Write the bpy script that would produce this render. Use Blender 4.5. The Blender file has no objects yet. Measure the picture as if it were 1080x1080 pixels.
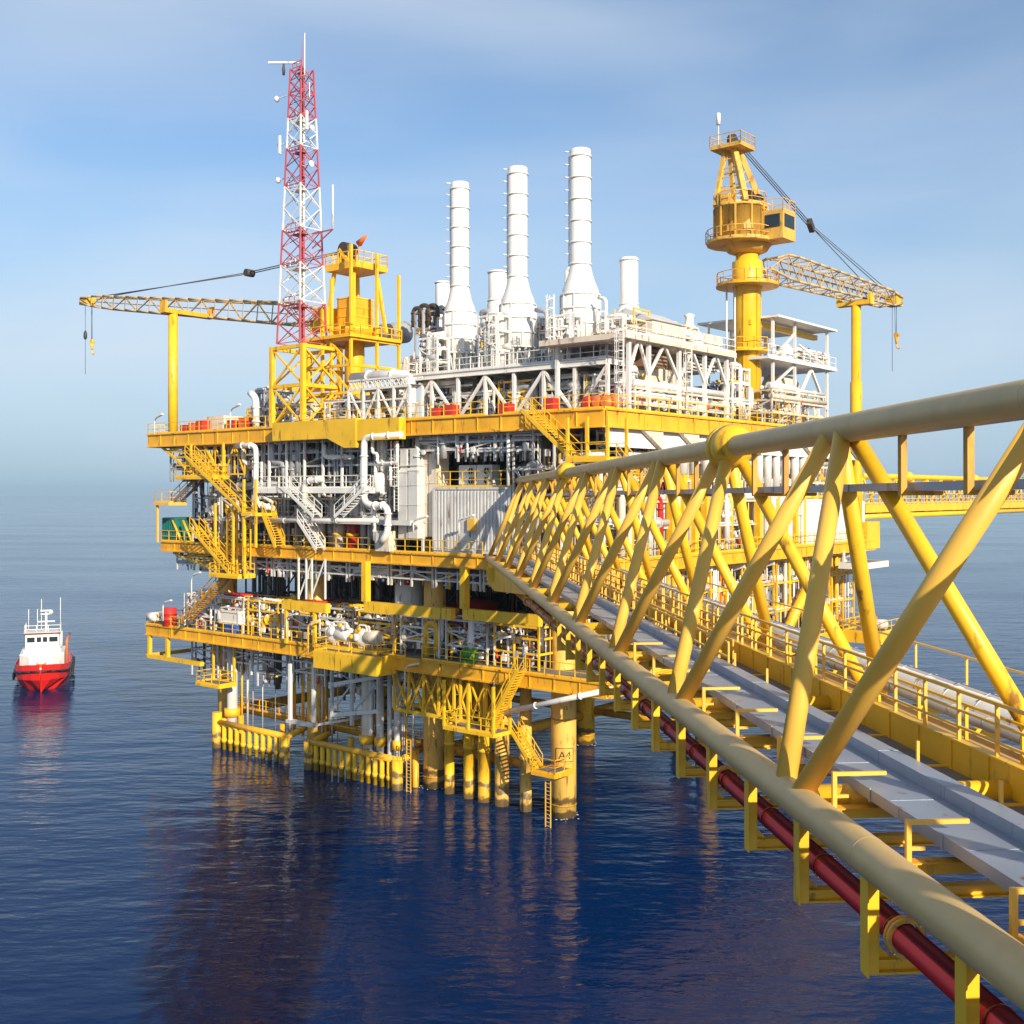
import bpy, bmesh, math, random
from mathutils import Matrix, Vector
R = math.radians
scn = bpy.context.scene
COL = scn.collection
rnd = random.Random(11)

# ------------------------------------------------------------------ materials
def mat(name, col, rough=0.5, var=0.12, rust=0.0, metal=0.0, scale=0.6, rustcol=(0.16, 0.055, 0.015), spec=0.5):
    m = bpy.data.materials.new(name); m.use_nodes = True
    nt = m.node_tree; N = nt.nodes; L = nt.links
    b = N['Principled BSDF']
    b.inputs['Roughness'].default_value = rough
    b.inputs['Metallic'].default_value = metal
    b.inputs['Specular IOR Level'].default_value = spec
    tc = N.new('ShaderNodeTexCoord')
    nz = N.new('ShaderNodeTexNoise'); nz.inputs['Scale'].default_value = scale; nz.inputs['Detail'].default_value = 6
    L.new(tc.outputs['Object'], nz.inputs['Vector'])
    cr = N.new('ShaderNodeValToRGB')
    cr.color_ramp.elements[0].position = 0.3; cr.color_ramp.elements[1].position = 0.7
    a = [max(0, c * (1 - var)) for c in col]; z = [min(1, c * (1 + var * 0.6)) for c in col]
    cr.color_ramp.elements[0].color = (*a, 1); cr.color_ramp.elements[1].color = (*z, 1)
    L.new(nz.outputs['Fac'], cr.inputs['Fac'])
    out = cr.outputs['Color']
    if rust > 0:
        mp = N.new('ShaderNodeMapping'); mp.inputs['Scale'].default_value = (1.7, 1.7, 0.35)
        L.new(tc.outputs['Object'], mp.inputs['Vector'])
        n2 = N.new('ShaderNodeTexNoise'); n2.inputs['Scale'].default_value = 1.3; n2.inputs['Detail'].default_value = 8; n2.inputs['Roughness'].default_value = 0.65
        L.new(mp.outputs['Vector'], n2.inputs['Vector'])
        r2 = N.new('ShaderNodeValToRGB')
        r2.color_ramp.elements[0].position = 0.62 - rust * 0.14; r2.color_ramp.elements[0].color = (0, 0, 0, 1)
        r2.color_ramp.elements[1].position = 0.70 - rust * 0.08; r2.color_ramp.elements[1].color = (0.8, 0.8, 0.8, 1)
        L.new(n2.outputs['Fac'], r2.inputs['Fac'])
        mx = N.new('ShaderNodeMix'); mx.data_type = 'RGBA'
        L.new(r2.outputs['Color'], mx.inputs['Factor']); L.new(out, mx.inputs['A'])
        mx.inputs['B'].default_value = (*rustcol, 1)
        out = mx.outputs['Result']
    L.new(out, b.inputs['Base Color'])
    return m

YEL = mat('yellow_paint', (0.88, 0.51, 0.02), 0.42, 0.14, 0.25)
YELO = mat('orange_yellow_paint', (0.86, 0.43, 0.018), 0.45, 0.2, 0.4)
YELD = mat('weathered_yellow_paint', (0.62, 0.30, 0.02), 0.55, 0.25, 0.9)
YELP = mat('pale_yellow_paint', (0.84, 0.48, 0.07), 0.45, 0.12, 0.0)
CHORD = mat('sun_faded_yellow_paint', (0.66, 0.445, 0.175), 0.42, 0.10, 0.0, scale=1.5)
WHT = mat('white_paint', (0.80, 0.77, 0.71), 0.4, 0.08, 0.12)
WHTC = mat('stack_white', (0.84, 0.82, 0.78), 0.4, 0.07, 0.28, rustcol=(0.66, 0.62, 0.56))
BOOM = mat('tan_boom_paint', (0.56, 0.40, 0.20), 0.5, 0.2, 0.35)
CREAM = mat('cream_panel', (0.72, 0.62, 0.49), 0.5, 0.14, 0.35)
GRY = mat('grey_lagging', (0.42, 0.42, 0.43), 0.4, 0.2, 0.15, metal=0.2)
LGRY = mat('light_grey_paint', (0.62, 0.61, 0.58), 0.45, 0.15, 0.25)
TRAY = mat('grey_tray_cover', (0.32, 0.37, 0.45), 0.42, 0.12, 0.12, metal=0.3, scale=1.2)
DRK = mat('dark_steel_and_shade', (0.06, 0.047, 0.038), 0.6, 0.3, 0.3)  # dark steel parts, and the painted shade of the blocks between the decks
BLK = mat('black_rubber', (0.02, 0.02, 0.02), 0.6, 0.2)
GRAT = mat('grating_steel', (0.20, 0.19, 0.18), 0.7, 0.25, 0.3)
RED = mat('red_paint', (0.55, 0.03, 0.02), 0.4, 0.15, 0.1)
MAR = mat('maroon_pipe_paint', (0.21, 0.011, 0.014), 0.28, 0.12, 0.0)
ORG = mat('orange_plastic', (0.85, 0.18, 0.03), 0.45, 0.1)
TEAL = mat('green_container_paint', (0.015, 0.17, 0.13), 0.5, 0.2, 0.2)
BLUE = mat('blue_paint', (0.03, 0.10, 0.35), 0.5, 0.15)
GRN = mat('green_paint', (0.10, 0.36, 0.04), 0.5, 0.15)
MRED = mat('mast_red_paint', (0.50, 0.10, 0.12), 0.45, 0.1)
GLASS = mat('dark_glass', (0.02, 0.03, 0.04), 0.08, 0.05)
CAGE = mat('rusty_brown_steel', (0.30, 0.17, 0.09), 0.6, 0.3, 0.5)
HULLR = mat('ship_red_paint', (0.72, 0.02, 0.015), 0.35, 0.08, 0.0)
HULLD = mat('ship_side_red_paint', (0.45, 0.05, 0.05), 0.45, 0.1, 0.3)
WIRE = mat('wire_rope', (0.10, 0.10, 0.11), 0.6, 0.1)
INK = mat('black_lettering', (0.03, 0.025, 0.02), 0.6, 0.1)

def leg_material(nm='jacket_leg_paint', c=(0.84, 0.50, 0.10)):
    m = mat(nm, c, 0.5, 0.16, 0.5, scale=0.5)
    nt = m.node_tree; N = nt.nodes; L = nt.links
    b = N['Principled BSDF']; src = b.inputs['Base Color'].links[0].from_socket
    g = N.new('ShaderNodeNewGeometry'); sp = N.new('ShaderNodeSeparateXYZ'); L.new(g.outputs['Position'], sp.inputs[0])
    nz = N.new('ShaderNodeTexNoise'); nz.inputs['Scale'].default_value = 1.2; nz.inputs['Detail'].default_value = 8; L.new(g.outputs['Position'], nz.inputs['Vector'])
    ad = N.new('ShaderNodeMath'); ad.operation = 'MULTIPLY_ADD'; L.new(nz.outputs['Fac'], ad.inputs[0]); ad.inputs[1].default_value = 1.6; L.new(sp.outputs['Z'], ad.inputs[2])
    cr = N.new('ShaderNodeValToRGB'); e = cr.color_ramp
    e.elements[0].position = 0.30; e.elements[0].color = (.9, .9, .9, 1); e.elements[1].position = 0.35; e.elements[1].color = (.25, .25, .25, 1)
    for p_, c_ in ((.44, .25), (.48, .85), (.56, .8), (.60, .0), (.9, .0)): x_ = e.elements.new(p_); x_.color = (c_, c_, c_, 1)
    mr = N.new('ShaderNodeMapRange'); mr.inputs['From Min'].default_value = 0; mr.inputs['From Max'].default_value = 4.2
    L.new(ad.outputs[0], mr.inputs['Value']); L.new(mr.outputs['Result'], cr.inputs['Fac'])
    mx = N.new('ShaderNodeMix'); mx.data_type = 'RGBA'; L.new(cr.outputs['Color'], mx.inputs['Factor']); L.new(src, mx.inputs['A'])
    mx.inputs['B'].default_value = (0.055, 0.04, 0.02, 1)
    L.new(mx.outputs['Result'], b.inputs['Base Color'])
    return m
LEG = leg_material(); LEGY = leg_material('splash_zone_yellow', (0.88, 0.50, 0.02))

# ------------------------------------------------------------------ frames
class Frame:
    def __init__(s, mtx, conv): s.m = mtx; s.c = conv
PF = Frame(Matrix.Translation((4.17, 91.8, 0)) @ Matrix.Rotation(math.atan2(-.638, .77), 4, 'Z'), lambda p: Vector((-p[0], p[1], p[2])))
BF = Frame(Matrix.Translation((0, 0, 26)) @ Matrix.Rotation(R(5.05), 4, 'Z') @ Matrix.Rotation(R(-0.24), 4, 'X'), lambda p: Vector(p))
WF = Frame(Matrix.Identity(4), lambda p: Vector(p))
# survey helpers: where a sight line meets a plane of the platform (u along the left face, v into the platform)
AX, AY, UX, UY, VX, VY = 4.17, 91.8, -.77, .638, .638, .77
def U(px, v):
    k = (px - 540) / 1200
    return (AX + VX * v - k * (AY + VY * v)) / (k * UY - UX)
def V(px, u):
    k = (px - 540) / 1200
    return (AX + UX * u - k * (AY + UY * u)) / (k * VY - VX)
def Z(py, u, v): return 26 + (520 - py) / 1200 * (AY + UY * u + VY * v)
def H(px, py, v): u = U(px, v); return (u, v, Z(py, u, v))
def G(px, py, u): v = V(px, u); return (u, v, Z(py, u, v))

# ------------------------------------------------------------------ mesh builder
class M:
    def __init__(s): s.v = []; s.f = []; s.sm = []
    def add(s, vs, fs, smooth=False):
        o = len(s.v); s.v += [tuple(p) for p in vs]
        for i, f in enumerate(fs):
            s.f.append([o + k for k in f]); s.sm.append(smooth if isinstance(smooth, bool) else smooth[i])
        return s
    def box(s, x0, x1, y0, y1, z0, z1):
        vs = [(x, y, z) for z in (z0, z1) for y in (y0, y1) for x in (x0, x1)]
        return s.add(vs, [(0, 2, 3, 1), (4, 5, 7, 6), (0, 1, 5, 4), (2, 6, 7, 3), (0, 4, 6, 2), (1, 3, 7, 5)])
    def beam(s, a, b, w, h=None, up=(0, 0, 1)):
        h = h or w; a = Vector(a); b = Vector(b); d = (b - a)
        if d.length < 1e-5: return s
        d.normalize(); up = Vector(up)
        if abs(d.dot(up)) > .98: up = Vector((1, 0, 0)) if abs(d.x) < .9 else Vector((0, 1, 0))
        x = d.cross(up).normalized(); y = x.cross(d)
        vs = [p + x * sx * w / 2 + y * sy * h / 2 for p in (a, b) for sx, sy in ((-1, -1), (1, -1), (1, 1), (-1, 1))]
        return s.add(vs, [(0, 1, 2, 3), (7, 6, 5, 4), (0, 4, 5, 1), (1, 5, 6, 2), (2, 6, 7, 3), (3, 7, 4, 0)])
    def ibeam(s, a, b, w, h, t=0.06):
        a = Vector(a); b = Vector(b); o = Vector((0, 0, h / 2 - t / 2))
        s.beam(a + o, b + o, w, t); s.beam(a - o, b - o, w, t); s.beam(a, b, t, h - 2 * t); return s
    def prof(s, a, b, pr, n=12, cap=True):
        """surface of revolution: pr = [(distance from a along a-b, radius)]"""
        a = Vector(a); d = (Vector(b) - a).normalized()
        up = Vector((0, 0, 1)) if abs(d.z) < .9 else Vector((1, 0, 0))
        x = d.cross(up).normalized(); y = d.cross(x)
        vs = []
        for t, r in pr:
            for k in range(n):
                an = 2 * math.pi * k / n
                vs.append(a + d * t + (x * math.cos(an) + y * math.sin(an)) * r)
        fs = []; sm = []
        for i in range(len(pr) - 1):
            fl = abs(pr[i + 1][0] - pr[i][0]) < 1e-6
            for k in range(n):
                fs.append((i * n + k, i * n + (k + 1) % n, (i + 1) * n + (k + 1) % n, (i + 1) * n + k)); sm.append(not fl)
        if cap:
            fs.append(tuple(range(n))); sm.append(False)
            fs.append(tuple((len(pr) - 1) * n + k for k in range(n))); sm.append(False)
        return s.add(vs, fs, sm)
    def tube(s, a, b, r, r2=None, n=10, cap=True):
        L = (Vector(b) - Vector(a)).length
        if L < 1e-5: return s
        return s.prof(a, b, [(0, r), (L, r if r2 is None else r2)], n, cap)
    def path(s, pts, r, n=8, bend=None, seg=4):
        P = [Vector(p) for p in pts]; bend = bend or 2.6 * r; Q = [P[0]]
        for i in range(1, len(P) - 1):
            a, b, c = P[i - 1], P[i], P[i + 1]
            d1 = (a - b); d2 = (c - b); t = min(bend, d1.length * .48, d2.length * .48)
            if t < 1e-4 or abs(d1.normalized().dot(d2.normalized())) > .995: Q.append(b); continue
            p1 = b + d1.normalized() * t; p2 = b + d2.normalized() * t
            for k in range(seg + 1):
                w = k / seg; Q.append(p1 * (1 - w) ** 2 + b * 2 * w * (1 - w) + p2 * w * w)
        Q.append(P[-1])
        vs = []; x = None
        for i, q in enumerate(Q):
            d = (Q[min(i + 1, len(Q) - 1)] - Q[max(i - 1, 0)]).normalized()
            if x is None:
                up = Vector((0, 0, 1)) if abs(d.z) < .9 else Vector((1, 0, 0)); x = d.cross(up).normalized()
            else: x = (x - d * x.dot(d)).normalized()
            y = d.cross(x)
            for k in range(n):
                an = 2 * math.pi * k / n; vs.append(q + (x * math.cos(an) + y * math.sin(an)) * r)
        fs = []; sm = []
        for i in range(len(Q) - 1):
            for k in range(n):
                fs.append((i * n + k, i * n + (k + 1) % n, (i + 1) * n + (k + 1) % n, (i + 1) * n + k)); sm.append(True)
        fs.append(tuple(range(n))); sm.append(False); fs.append(tuple((len(Q) - 1) * n + k for k in range(n))); sm.append(False)
        return s.add(vs, fs, sm)
    def rail(s, pts, h=1.1, gap=1.5, t=0.06, toe=True, mid=(0.5,)):
        for a, b in zip(pts, pts[1:]):
            a = Vector(a); b = Vector(b); L = (b - a).length
            if L < .1: continue
            n = max(1, round(L / gap))
            for k in range(n + 1):
                p = a.lerp(b, k / n); s.beam(p, p + Vector((0, 0, h)), t)
            e = (b - a).normalized() * (t * .5)
            s.beam(a + Vector((0, 0, h + t / 2)) - e, b + Vector((0, 0, h + t / 2)) + e, t)
            for m in mid: s.beam(a + Vector((0, 0, h * m)), b + Vector((0, 0, h * m)), t * .8)
            if toe: s.beam(a + Vector((0, 0, .09)), b + Vector((0, 0, .09)), .025, .15)
        return s
    def wheel(s, c, d, r, t=.02):
        c = Vector(c); d = Vector(d).normalized(); up = Vector((0, 0, 1)) if abs(d.z) < .9 else Vector((1, 0, 0))
        x = d.cross(up).normalized(); y = d.cross(x)
        P = [c + (x * math.cos(a * math.pi / 4) + y * math.sin(a * math.pi / 4)) * r for a in range(9)]
        for a, b in zip(P, P[1:]): s.beam(a, b, t * 2)
        s.beam(P[0], P[4], t * 1.5); s.beam(P[2], P[6], t * 1.5); return s

def build(name, m, material, parent=None, frame=PF, org=(0, 0, 0)):
    me = bpy.data.meshes.new(name)
    o3 = frame.c(org)
    me.from_pydata([tuple(frame.c(p) - o3) for p in m.v], [], m.f)
    me.polygons.foreach_set('use_smooth', m.sm)
    bm = bmesh.new(); bm.from_mesh(me); bmesh.ops.recalc_face_normals(bm, faces=bm.faces); bm.to_mesh(me); bm.free()
    me.materials.append(material); me.update()
    ob = bpy.data.objects.new(name, me); COL.objects.link(ob)
    if parent is not None: ob.parent = parent
    else: ob.matrix_world = frame.m @ Matrix.Translation(o3)
    return ob

class T:
    """a thing: an Empty at its base; add() gives it parts"""
    def __init__(s, name, label, cat, org=(0, 0, 0), frame=PF, group=None):
        s.frame = frame; s.org = org
        e = bpy.data.objects.new(name, None); COL.objects.link(e)
        e.empty_display_size = .3
        e.matrix_world = frame.m @ Matrix.Translation(frame.c(org))
        e['label'] = label; e['category'] = cat
        if group: e['group'] = group
        s.e = e; s.last = None
    def add(s, name, m, material, parent=None, label=None):
        o = build(name, m, material, parent or s.e, s.frame, s.org)
        if label: o['label'] = label
        return o
def one(name, m, material, label, cat, org=(0, 0, 0), frame=PF, group=None):
    o = build(name, m, material, None, frame, org); o['label'] = label; o['category'] = cat
    if group: o['group'] = group
    return o
def copy_thing(t, org, label):
    c = t.e.copy(); COL.objects.link(c); c['label'] = label
    c.matrix_world = t.frame.m @ Matrix.Translation(t.frame.c(org))
    def rec(src, dst):
        for ch in src.children:
            d = ch.copy(); COL.objects.link(d); d.parent = dst; rec(ch, d)
    rec(t.e, c)
    return c
def structure(name, o): o['kind'] = 'structure'; return o

ORD = ['first', 'second', 'third', 'fourth', 'fifth', 'sixth', 'seventh', 'eighth', 'ninth', 'tenth', 'eleventh', 'twelfth', 'thirteenth', 'fourteenth']

# ------------------------------------------------------------------ camera, light, sky
cam = bpy.data.cameras.new('camera'); co = bpy.data.objects.new('camera', cam); COL.objects.link(co)
co.location = (0, 0, 26); co.rotation_euler = (R(90), 0, 0)
cam.sensor_width = 36; cam.lens = 40; cam.shift_y = -20 / 1080; cam.clip_end = 60000; cam.clip_start = 0.1
scn.camera = co
SUN_AZ, SUN_EL = R(26), R(23)       # sun behind the camera, to the right
sd = Vector((math.sin(SUN_AZ) * math.cos(SUN_EL), -math.cos(SUN_AZ) * math.cos(SUN_EL), math.sin(SUN_EL)))
sl = bpy.data.lights.new('sun', 'SUN'); sl.energy = 5.0; sl.angle = R(0.53); sl.color = (1.0, 0.88, 0.70)
so = bpy.data.objects.new('sun', sl); COL.objects.link(so); so.rotation_euler = sd.to_track_quat('Z', 'Y').to_euler()
w = bpy.data.worlds.new('World'); scn.world = w; w.use_nodes = True
nt = w.node_tree; N = nt.nodes; L = nt.links
bg = N['Background']; bg.inputs['Strength'].default_value = 0.115
sky = N.new('ShaderNodeTexSky'); sky.sky_type = 'NISHITA'; sky.sun_disc = False
sky.sun_elevation = SUN_EL; sky.sun_rotation = math.atan2(sd.x, sd.y); sky.altitude = 0
sky.air_density = 1.0; sky.dust_density = 0.4; sky.ozone_density = 3.0
tc = N.new('ShaderNodeTexCoord'); mp = N.new('ShaderNodeMapping'); mp.inputs['Scale'].default_value = (1.2, 1.2, 4.6); mp.inputs['Rotation'].default_value = (R(2), R(3), 0)
L.new(tc.outputs['Generated'], mp.inputs['Vector'])
n1 = N.new('ShaderNodeTexNoise'); n1.inputs['Scale'].default_value = 1.55; n1.inputs['Detail'].default_value = 5; n1.inputs['Roughness'].default_value = 0.42; n1.inputs['Distortion'].default_value = 0.3
L.new(mp.outputs['Vector'], n1.inputs['Vector'])
cr = N.new('ShaderNodeValToRGB'); cr.color_ramp.elements[0].position = 0.38; cr.color_ramp.elements[0].color = (0, 0, 0, 1)
cr.color_ramp.elements[1].position = 0.78; cr.color_ramp.elements[1].color = (0.7, 0.7, 0.7, 1)
L.new(n1.outputs['Fac'], cr.inputs['Fac'])
mx = N.new('ShaderNodeMix'); mx.data_type = 'RGBA'; mx.inputs['B'].default_value = (4.9, 5.5, 6.2, 1)
L.new(cr.outputs['Color'], mx.inputs['Factor'])
sx = N.new('ShaderNodeSeparateXYZ'); L.new(tc.outputs['Generated'], sx.inputs[0])
hr = N.new('ShaderNodeValToRGB'); hr.color_ramp.elements[0].position = 0.0; hr.color_ramp.elements[0].color = (.92,) * 3 + (1,)
hr.color_ramp.elements[1].position = 0.30; hr.color_ramp.elements[1].color = (0, 0, 0, 1); e_ = hr.color_ramp.elements.new(0.12); e_.color = (.6,) * 3 + (1,)
L.new(sx.outputs['Z'], hr.inputs['Fac'])
hm = N.new('ShaderNodeMix'); hm.data_type = 'RGBA'; hm.inputs['B'].default_value = (2.3, 3.45, 4.8, 1)   # blue grey marine air low over the horizon
L.new(hr.outputs['Color'], hm.inputs['Factor']); L.new(sky.outputs['Color'], hm.inputs['A']); L.new(hm.outputs['Result'], mx.inputs['A']); L.new(mx.outputs['Result'], bg.inputs['Color'])
scn.view_settings.view_transform = 'Standard'; scn.view_settings.look = 'None'; scn.view_settings.gamma = 1; scn.view_settings.exposure = 0.38
scn.render.engine = 'CYCLES'

# ------------------------------------------------------------------ the sea
def sea():
    m = bpy.data.materials.new('sea_water'); m.use_nodes = True
    nt = m.node_tree; N = nt.nodes; L = nt.links; b = N['Principled BSDF']
    b.inputs['Base Color'].default_value = (0.0, 0.018, 0.082, 1); b.inputs['Roughness'].default_value = 0.07; b.inputs['IOR'].default_value = 1.18
    g = N.new('ShaderNodeNewGeometry')
    def noise(sc, st, det, rot=20):
        mp = N.new('ShaderNodeMapping'); mp.inputs['Scale'].default_value = (sc * st, sc, sc); mp.inputs['Rotation'].default_value = (0, 0, R(rot))
        L.new(g.outputs['Position'], mp.inputs['Vector'])
        n = N.new('ShaderNodeTexNoise'); n.inputs['Scale'].default_value = 1; n.inputs['Detail'].default_value = det; n.inputs['Roughness'].default_value = .55
        L.new(mp.outputs['Vector'], n.inputs['Vector']); return n
    a = noise(1.1, .45, 4, 12); c = noise(0.22, .5, 3, -14); d = noise(0.02, .4, 2, 5)
    b1 = N.new('ShaderNodeBump'); b1.inputs['Distance'].default_value = 0.16; b1.inputs['Strength'].default_value = 0.55; L.new(a.outputs['Fac'], b1.inputs['Height'])
    b2 = N.new('ShaderNodeBump'); b2.inputs['Distance'].default_value = 0.7; b2.inputs['Strength'].default_value = 0.4; L.new(c.outputs['Fac'], b2.inputs['Height']); L.new(b1.outputs['Normal'], b2.inputs['Normal'])
    L.new(b2.outputs['Normal'], b.inputs['Normal'])
    cr = N.new('ShaderNodeValToRGB'); cr.color_ramp.elements[0].position = .35; cr.color_ramp.elements[0].color = (0.03,) * 3 + (1,)
    cr.color_ramp.elements[1].position = .65; cr.color_ramp.elements[1].color = (0.10,) * 3 + (1,)
    L.new(d.outputs['Fac'], cr.inputs['Fac']); L.new(cr.outputs['Color'], b.inputs['Roughness'])
    wp = N.new('ShaderNodeMapRange'); wp.inputs['From Min'].default_value = .35; wp.inputs['From Max'].default_value = .65; wp.inputs['To Min'].default_value = .25; wp.inputs['To Max'].default_value = .8
    L.new(d.outputs['Fac'], wp.inputs['Value']); L.new(wp.outputs['Result'], b1.inputs['Strength'])   # wind patches
    k = M(); S = 11900; k.add([(-S, -S, 0), (S, -S, 0), (S, S, 0), (-S, S, 0)], [(0, 1, 2, 3)])
    o = build('sea', k, m, None, WF); o['kind'] = 'structure'
sea()
def haze():
    m = bpy.data.materials.new('sea_haze'); m.use_nodes = True; nt = m.node_tree; nt.nodes.remove(nt.nodes['Principled BSDF'])
    v = nt.nodes.new('ShaderNodeVolumePrincipled'); v.inputs['Density'].default_value = HAZE; v.inputs['Color'].default_value = (0.60, 0.84, 1.0, 1)
    v.inputs['Anisotropy'].default_value = 0.1
    nt.links.new(v.outputs['Volume'], nt.nodes['Material Output'].inputs['Volume'])
    o = build('haze', M().box(-12000, 12000, -12000, 12000, -5.2, 90), m, None, WF); o['kind'] = 'stuff'; o['label'] = 'pale blue sea haze thickening towards the horizon'; o['category'] = 'haze'
HAZE = 0.00012
haze()

# ------------------------------------------------------------------ the platform: legs, braces, decks
plat = T('offshore_platform', 'large yellow offshore gas platform with three decks standing on thick legs in the sea', 'oil platform')
LU = (0, 14.3, 30.0, 44.4); LV = (0, 22.6, 41.5)
def text_mesh(s, size):
    c = bpy.data.curves.new('marking', 'FONT'); c.body = s; c.size = size; c.extrude = 0; c.align_x = 'CENTER'
    o = bpy.data.objects.new('marking', c); me = o.to_mesh()
    vs = [tuple(v.co) for v in me.vertices]; fs = [tuple(p.vertices) for p in me.polygons]
    o.to_mesh_clear(); bpy.data.objects.remove(o); bpy.data.curves.remove(c); return vs, fs
for j, v in enumerate(LV):
    for i, u in enumerate(LU):
        k = M(); k.prof((u, v, -4), (u, v, 33), [(0, 1.02), (13.2, 1.02), (14.6, .98), (36, .98)], 28)
        lg = plat.add('leg', k, LEG if (j == 0) else LEGY)
        k = M()
        for z in (.9, 7.8): plat.add('weld_band', M().prof((u, v, z), (u, v, z + 1), [(0, 1.02), (0, 1.05), (.14, 1.05), (.14, 1.02)], 28, False), YELD, lg)
        if i == 0 and j == 0:
            k = M()
            for s, size, z0, an in (('A4', .9, 4.75, 312), ('12', .42, 8.7, 315)):
                vs, fs = text_mesh(s, size)
                out = []
                for x, y, _ in vs:
                    t = R(an) + x / 1.03                        # local frame angle: 270 degrees faces -v
                    out.append((-(math.cos(t) * 1.03), math.sin(t) * 1.03, z0 + y))
                k.add(out, fs)
            fr = [R(312) + x / 1.035 for x in (-.75, .75)]
            def cyl(a, z): return (-(math.cos(a) * 1.036), math.sin(a) * 1.036, z)
            for z in (4.55, 5.6):
                for q in range(8): a = fr[0] + (fr[1] - fr[0]) * q / 8; b = fr[0] + (fr[1] - fr[0]) * (q + 1) / 8; k.beam(cyl(a, z), cyl(b, z), .03, .04)
            for a in fr: k.beam(cyl(a, 4.55), cyl(a, 5.6), .03, .04)
            plat.add('leg_marking', k, INK, lg)
# jacket bracing near the water
for j, v in enumerate(LV):
    for a, b in zip(LU, LU[1:]):
        plat.add('brace', M().tube((a + .9, v + .45, 3.4), (b - .9, v + .45, 3.4), .4, n=16), YELO)
for u in LU[1:]:
    for a, b in zip(LV, LV[1:]):
        plat.add('brace', M().tube((u, a + .9, 3.0), (u, b - .9, 3.0), .55, n=14), YELO)
for a, b in zip(LU, LU[1:]):
    for v in LV[1:]:
        plat.add('brace', M().tube((a, v, 3.5), (b, v, 10.6), .4, n=12), YELD)

def deck(z, u0, u1, v0, v1, hg, matg, gaps=(), name='deck', und=LGRY):
    """plating with an edge girder on all sides, floor beams below and a handrail"""
    d = plat.add(name, M().box(u0 + .3, u1 - .3, v0 + .3, v1 - .3, z - .14, z - .02), GRAT)
    k = M()
    def edge(a, b):
        a = Vector(a); b = Vector(b)
        k.beam(a + Vector((0, 0, -.06)), b + Vector((0, 0, -.06)), .42, .12)
        k.beam(a + Vector((0, 0, -hg / 2 - .03)), b + Vector((0, 0, -hg / 2 - .03)), .12, hg - .18)
        k.beam(a + Vector((0, 0, -hg)), b + Vector((0, 0, -hg)), .46, .12)
        n = int((b - a).length / 2.4)
        for q in range(1, n): p = a.lerp(b, q / n); k.beam(p + Vector((0, 0, -.13)), p + Vector((0, 0, -hg + .07)), .30, .06, up=(0, 1, 0) if abs((b - a).y) > 1 else (1, 0, 0))
    edge((u0, v0, z), (u1, v0, z)); edge((u1, v0 + .24, z), (u1, v1 - .24, z)); edge((u0, v1, z), (u1, v1, z)); edge((u0, v0 + .24, z), (u0, v1 - .24, z))
    plat.add('edge_girder', k, matg, d)
    for q, v in enumerate([x for x in (-1.2, 4, 9, 14, 19, 25, 31, 37) if v0 + .6 < x < v1 - .6]):
        plat.add('deck_beam', M().ibeam((u0 + .3, v, z - .6), (u1 - .3, v, z - .6), .35, .85), und, d)
    k = M()
    n = int((u1 - u0) / 3)
    for q in range(1, n):
        u = u0 + (u1 - u0) * q / n; k.beam((u, v0 + .3, z - .34), (u, v1 - .3, z - .34), .14, .34)
    plat.add('joist', k, und, d)
    k = M()
    def seg(a, b, gp):
        cur = a
        for g0, g1 in sorted(gp):
            if g0 > cur: k.rail([(cur, v0, z), (g0, v0, z)])
            cur = max(cur, g1)
        if cur < b: k.rail([(cur, v0, z), (b, v0, z)])
    seg(u0, u1, gaps)
    k.rail([(u1, v0, z), (u1, v1, z), (u0, v1, z), (u0, v0, z)])
    plat.add('handrail', k, YEL, d)
    return d
deck(32.3, -6.8, 53.0, -4, 44, 1.35, YELO, [(27.5, 33), (3, 5)])
deck(20.9, -6.8, 50.5, -4, 47, 1.0, YELO, [(-6.8, 5.2), (42, 45)])
deck(11.9, -7.0, 53.3, -4, 46, 1.1, YELO, [(12, 14)])
# deeper white plate girders and brackets under the right edge of the top deck
k = M()
k.beam((-6.3, -3, 30.3), (-6.3, 43, 30.3), .3, 1.6)
plat.add('plate_girder', k, WHT)
for q in range(8):
    v = 1 + q * 5.6
    k = M(); k.add([(-6.5, v, 31.0), (-6.5, v + 3, 31.0), (-6.5, v + 3, 29.4), (-6.9, v, 31.0), (-6.9, v + 3, 31.0), (-6.9, v + 3, 29.4)], [(0, 1, 2), (5, 4, 3), (0, 3, 4, 1), (1, 4, 5, 2), (2, 5, 3, 0)])
    plat.add('girder_bracket', k, CREAM)
# conductors and risers standing in a row between the first two legs
for px, w_, in ((474, .86), (495, 1.0), (511, 1.12), (529.5, 1.2), (554.5, .98)):
    u = U(px, -.9); r = w_ / 2
    k = M(); k.prof((u, -.9, -4), (u, -.9, 11), [(0, r), (3.6, r), (3.6, r * 1.04), (3.9, r * 1.04), (3.9, r), (8.2, r), (8.2, r * 1.08), (8.5, r * 1.08), (8.5, r), (14.6, r)], 18)
    plat.add('conductor_pipe', k, LEGY if px < 520 else LEG)
for px, py0, r, mt in ((245, 715, .55, LGRY), (401, 715, .35, LGRY), (411, 700, .22, LGRY), (391, 700, .22, WHT), (419, 700, .3, LGRY), (387, 715, .5, CREAM), (306, 715, .16, WHT)):
    u = U(px, -1.6); k = M()
    k.tube((u, -1.6, -1.0 if px != 306 else 2.5), (u, -1.6, 11), r, n=14)
    p = plat.add('caisson', k, mt)
    if r > .25: plat.add('guide_clamp', M().prof((u, -1.6, 3.1), (u, -1.6, 4.1), [(0, r), (0, r * 1.5), (.8, r * 1.5), (.8, r)], 16, False), YEL, p)
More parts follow.
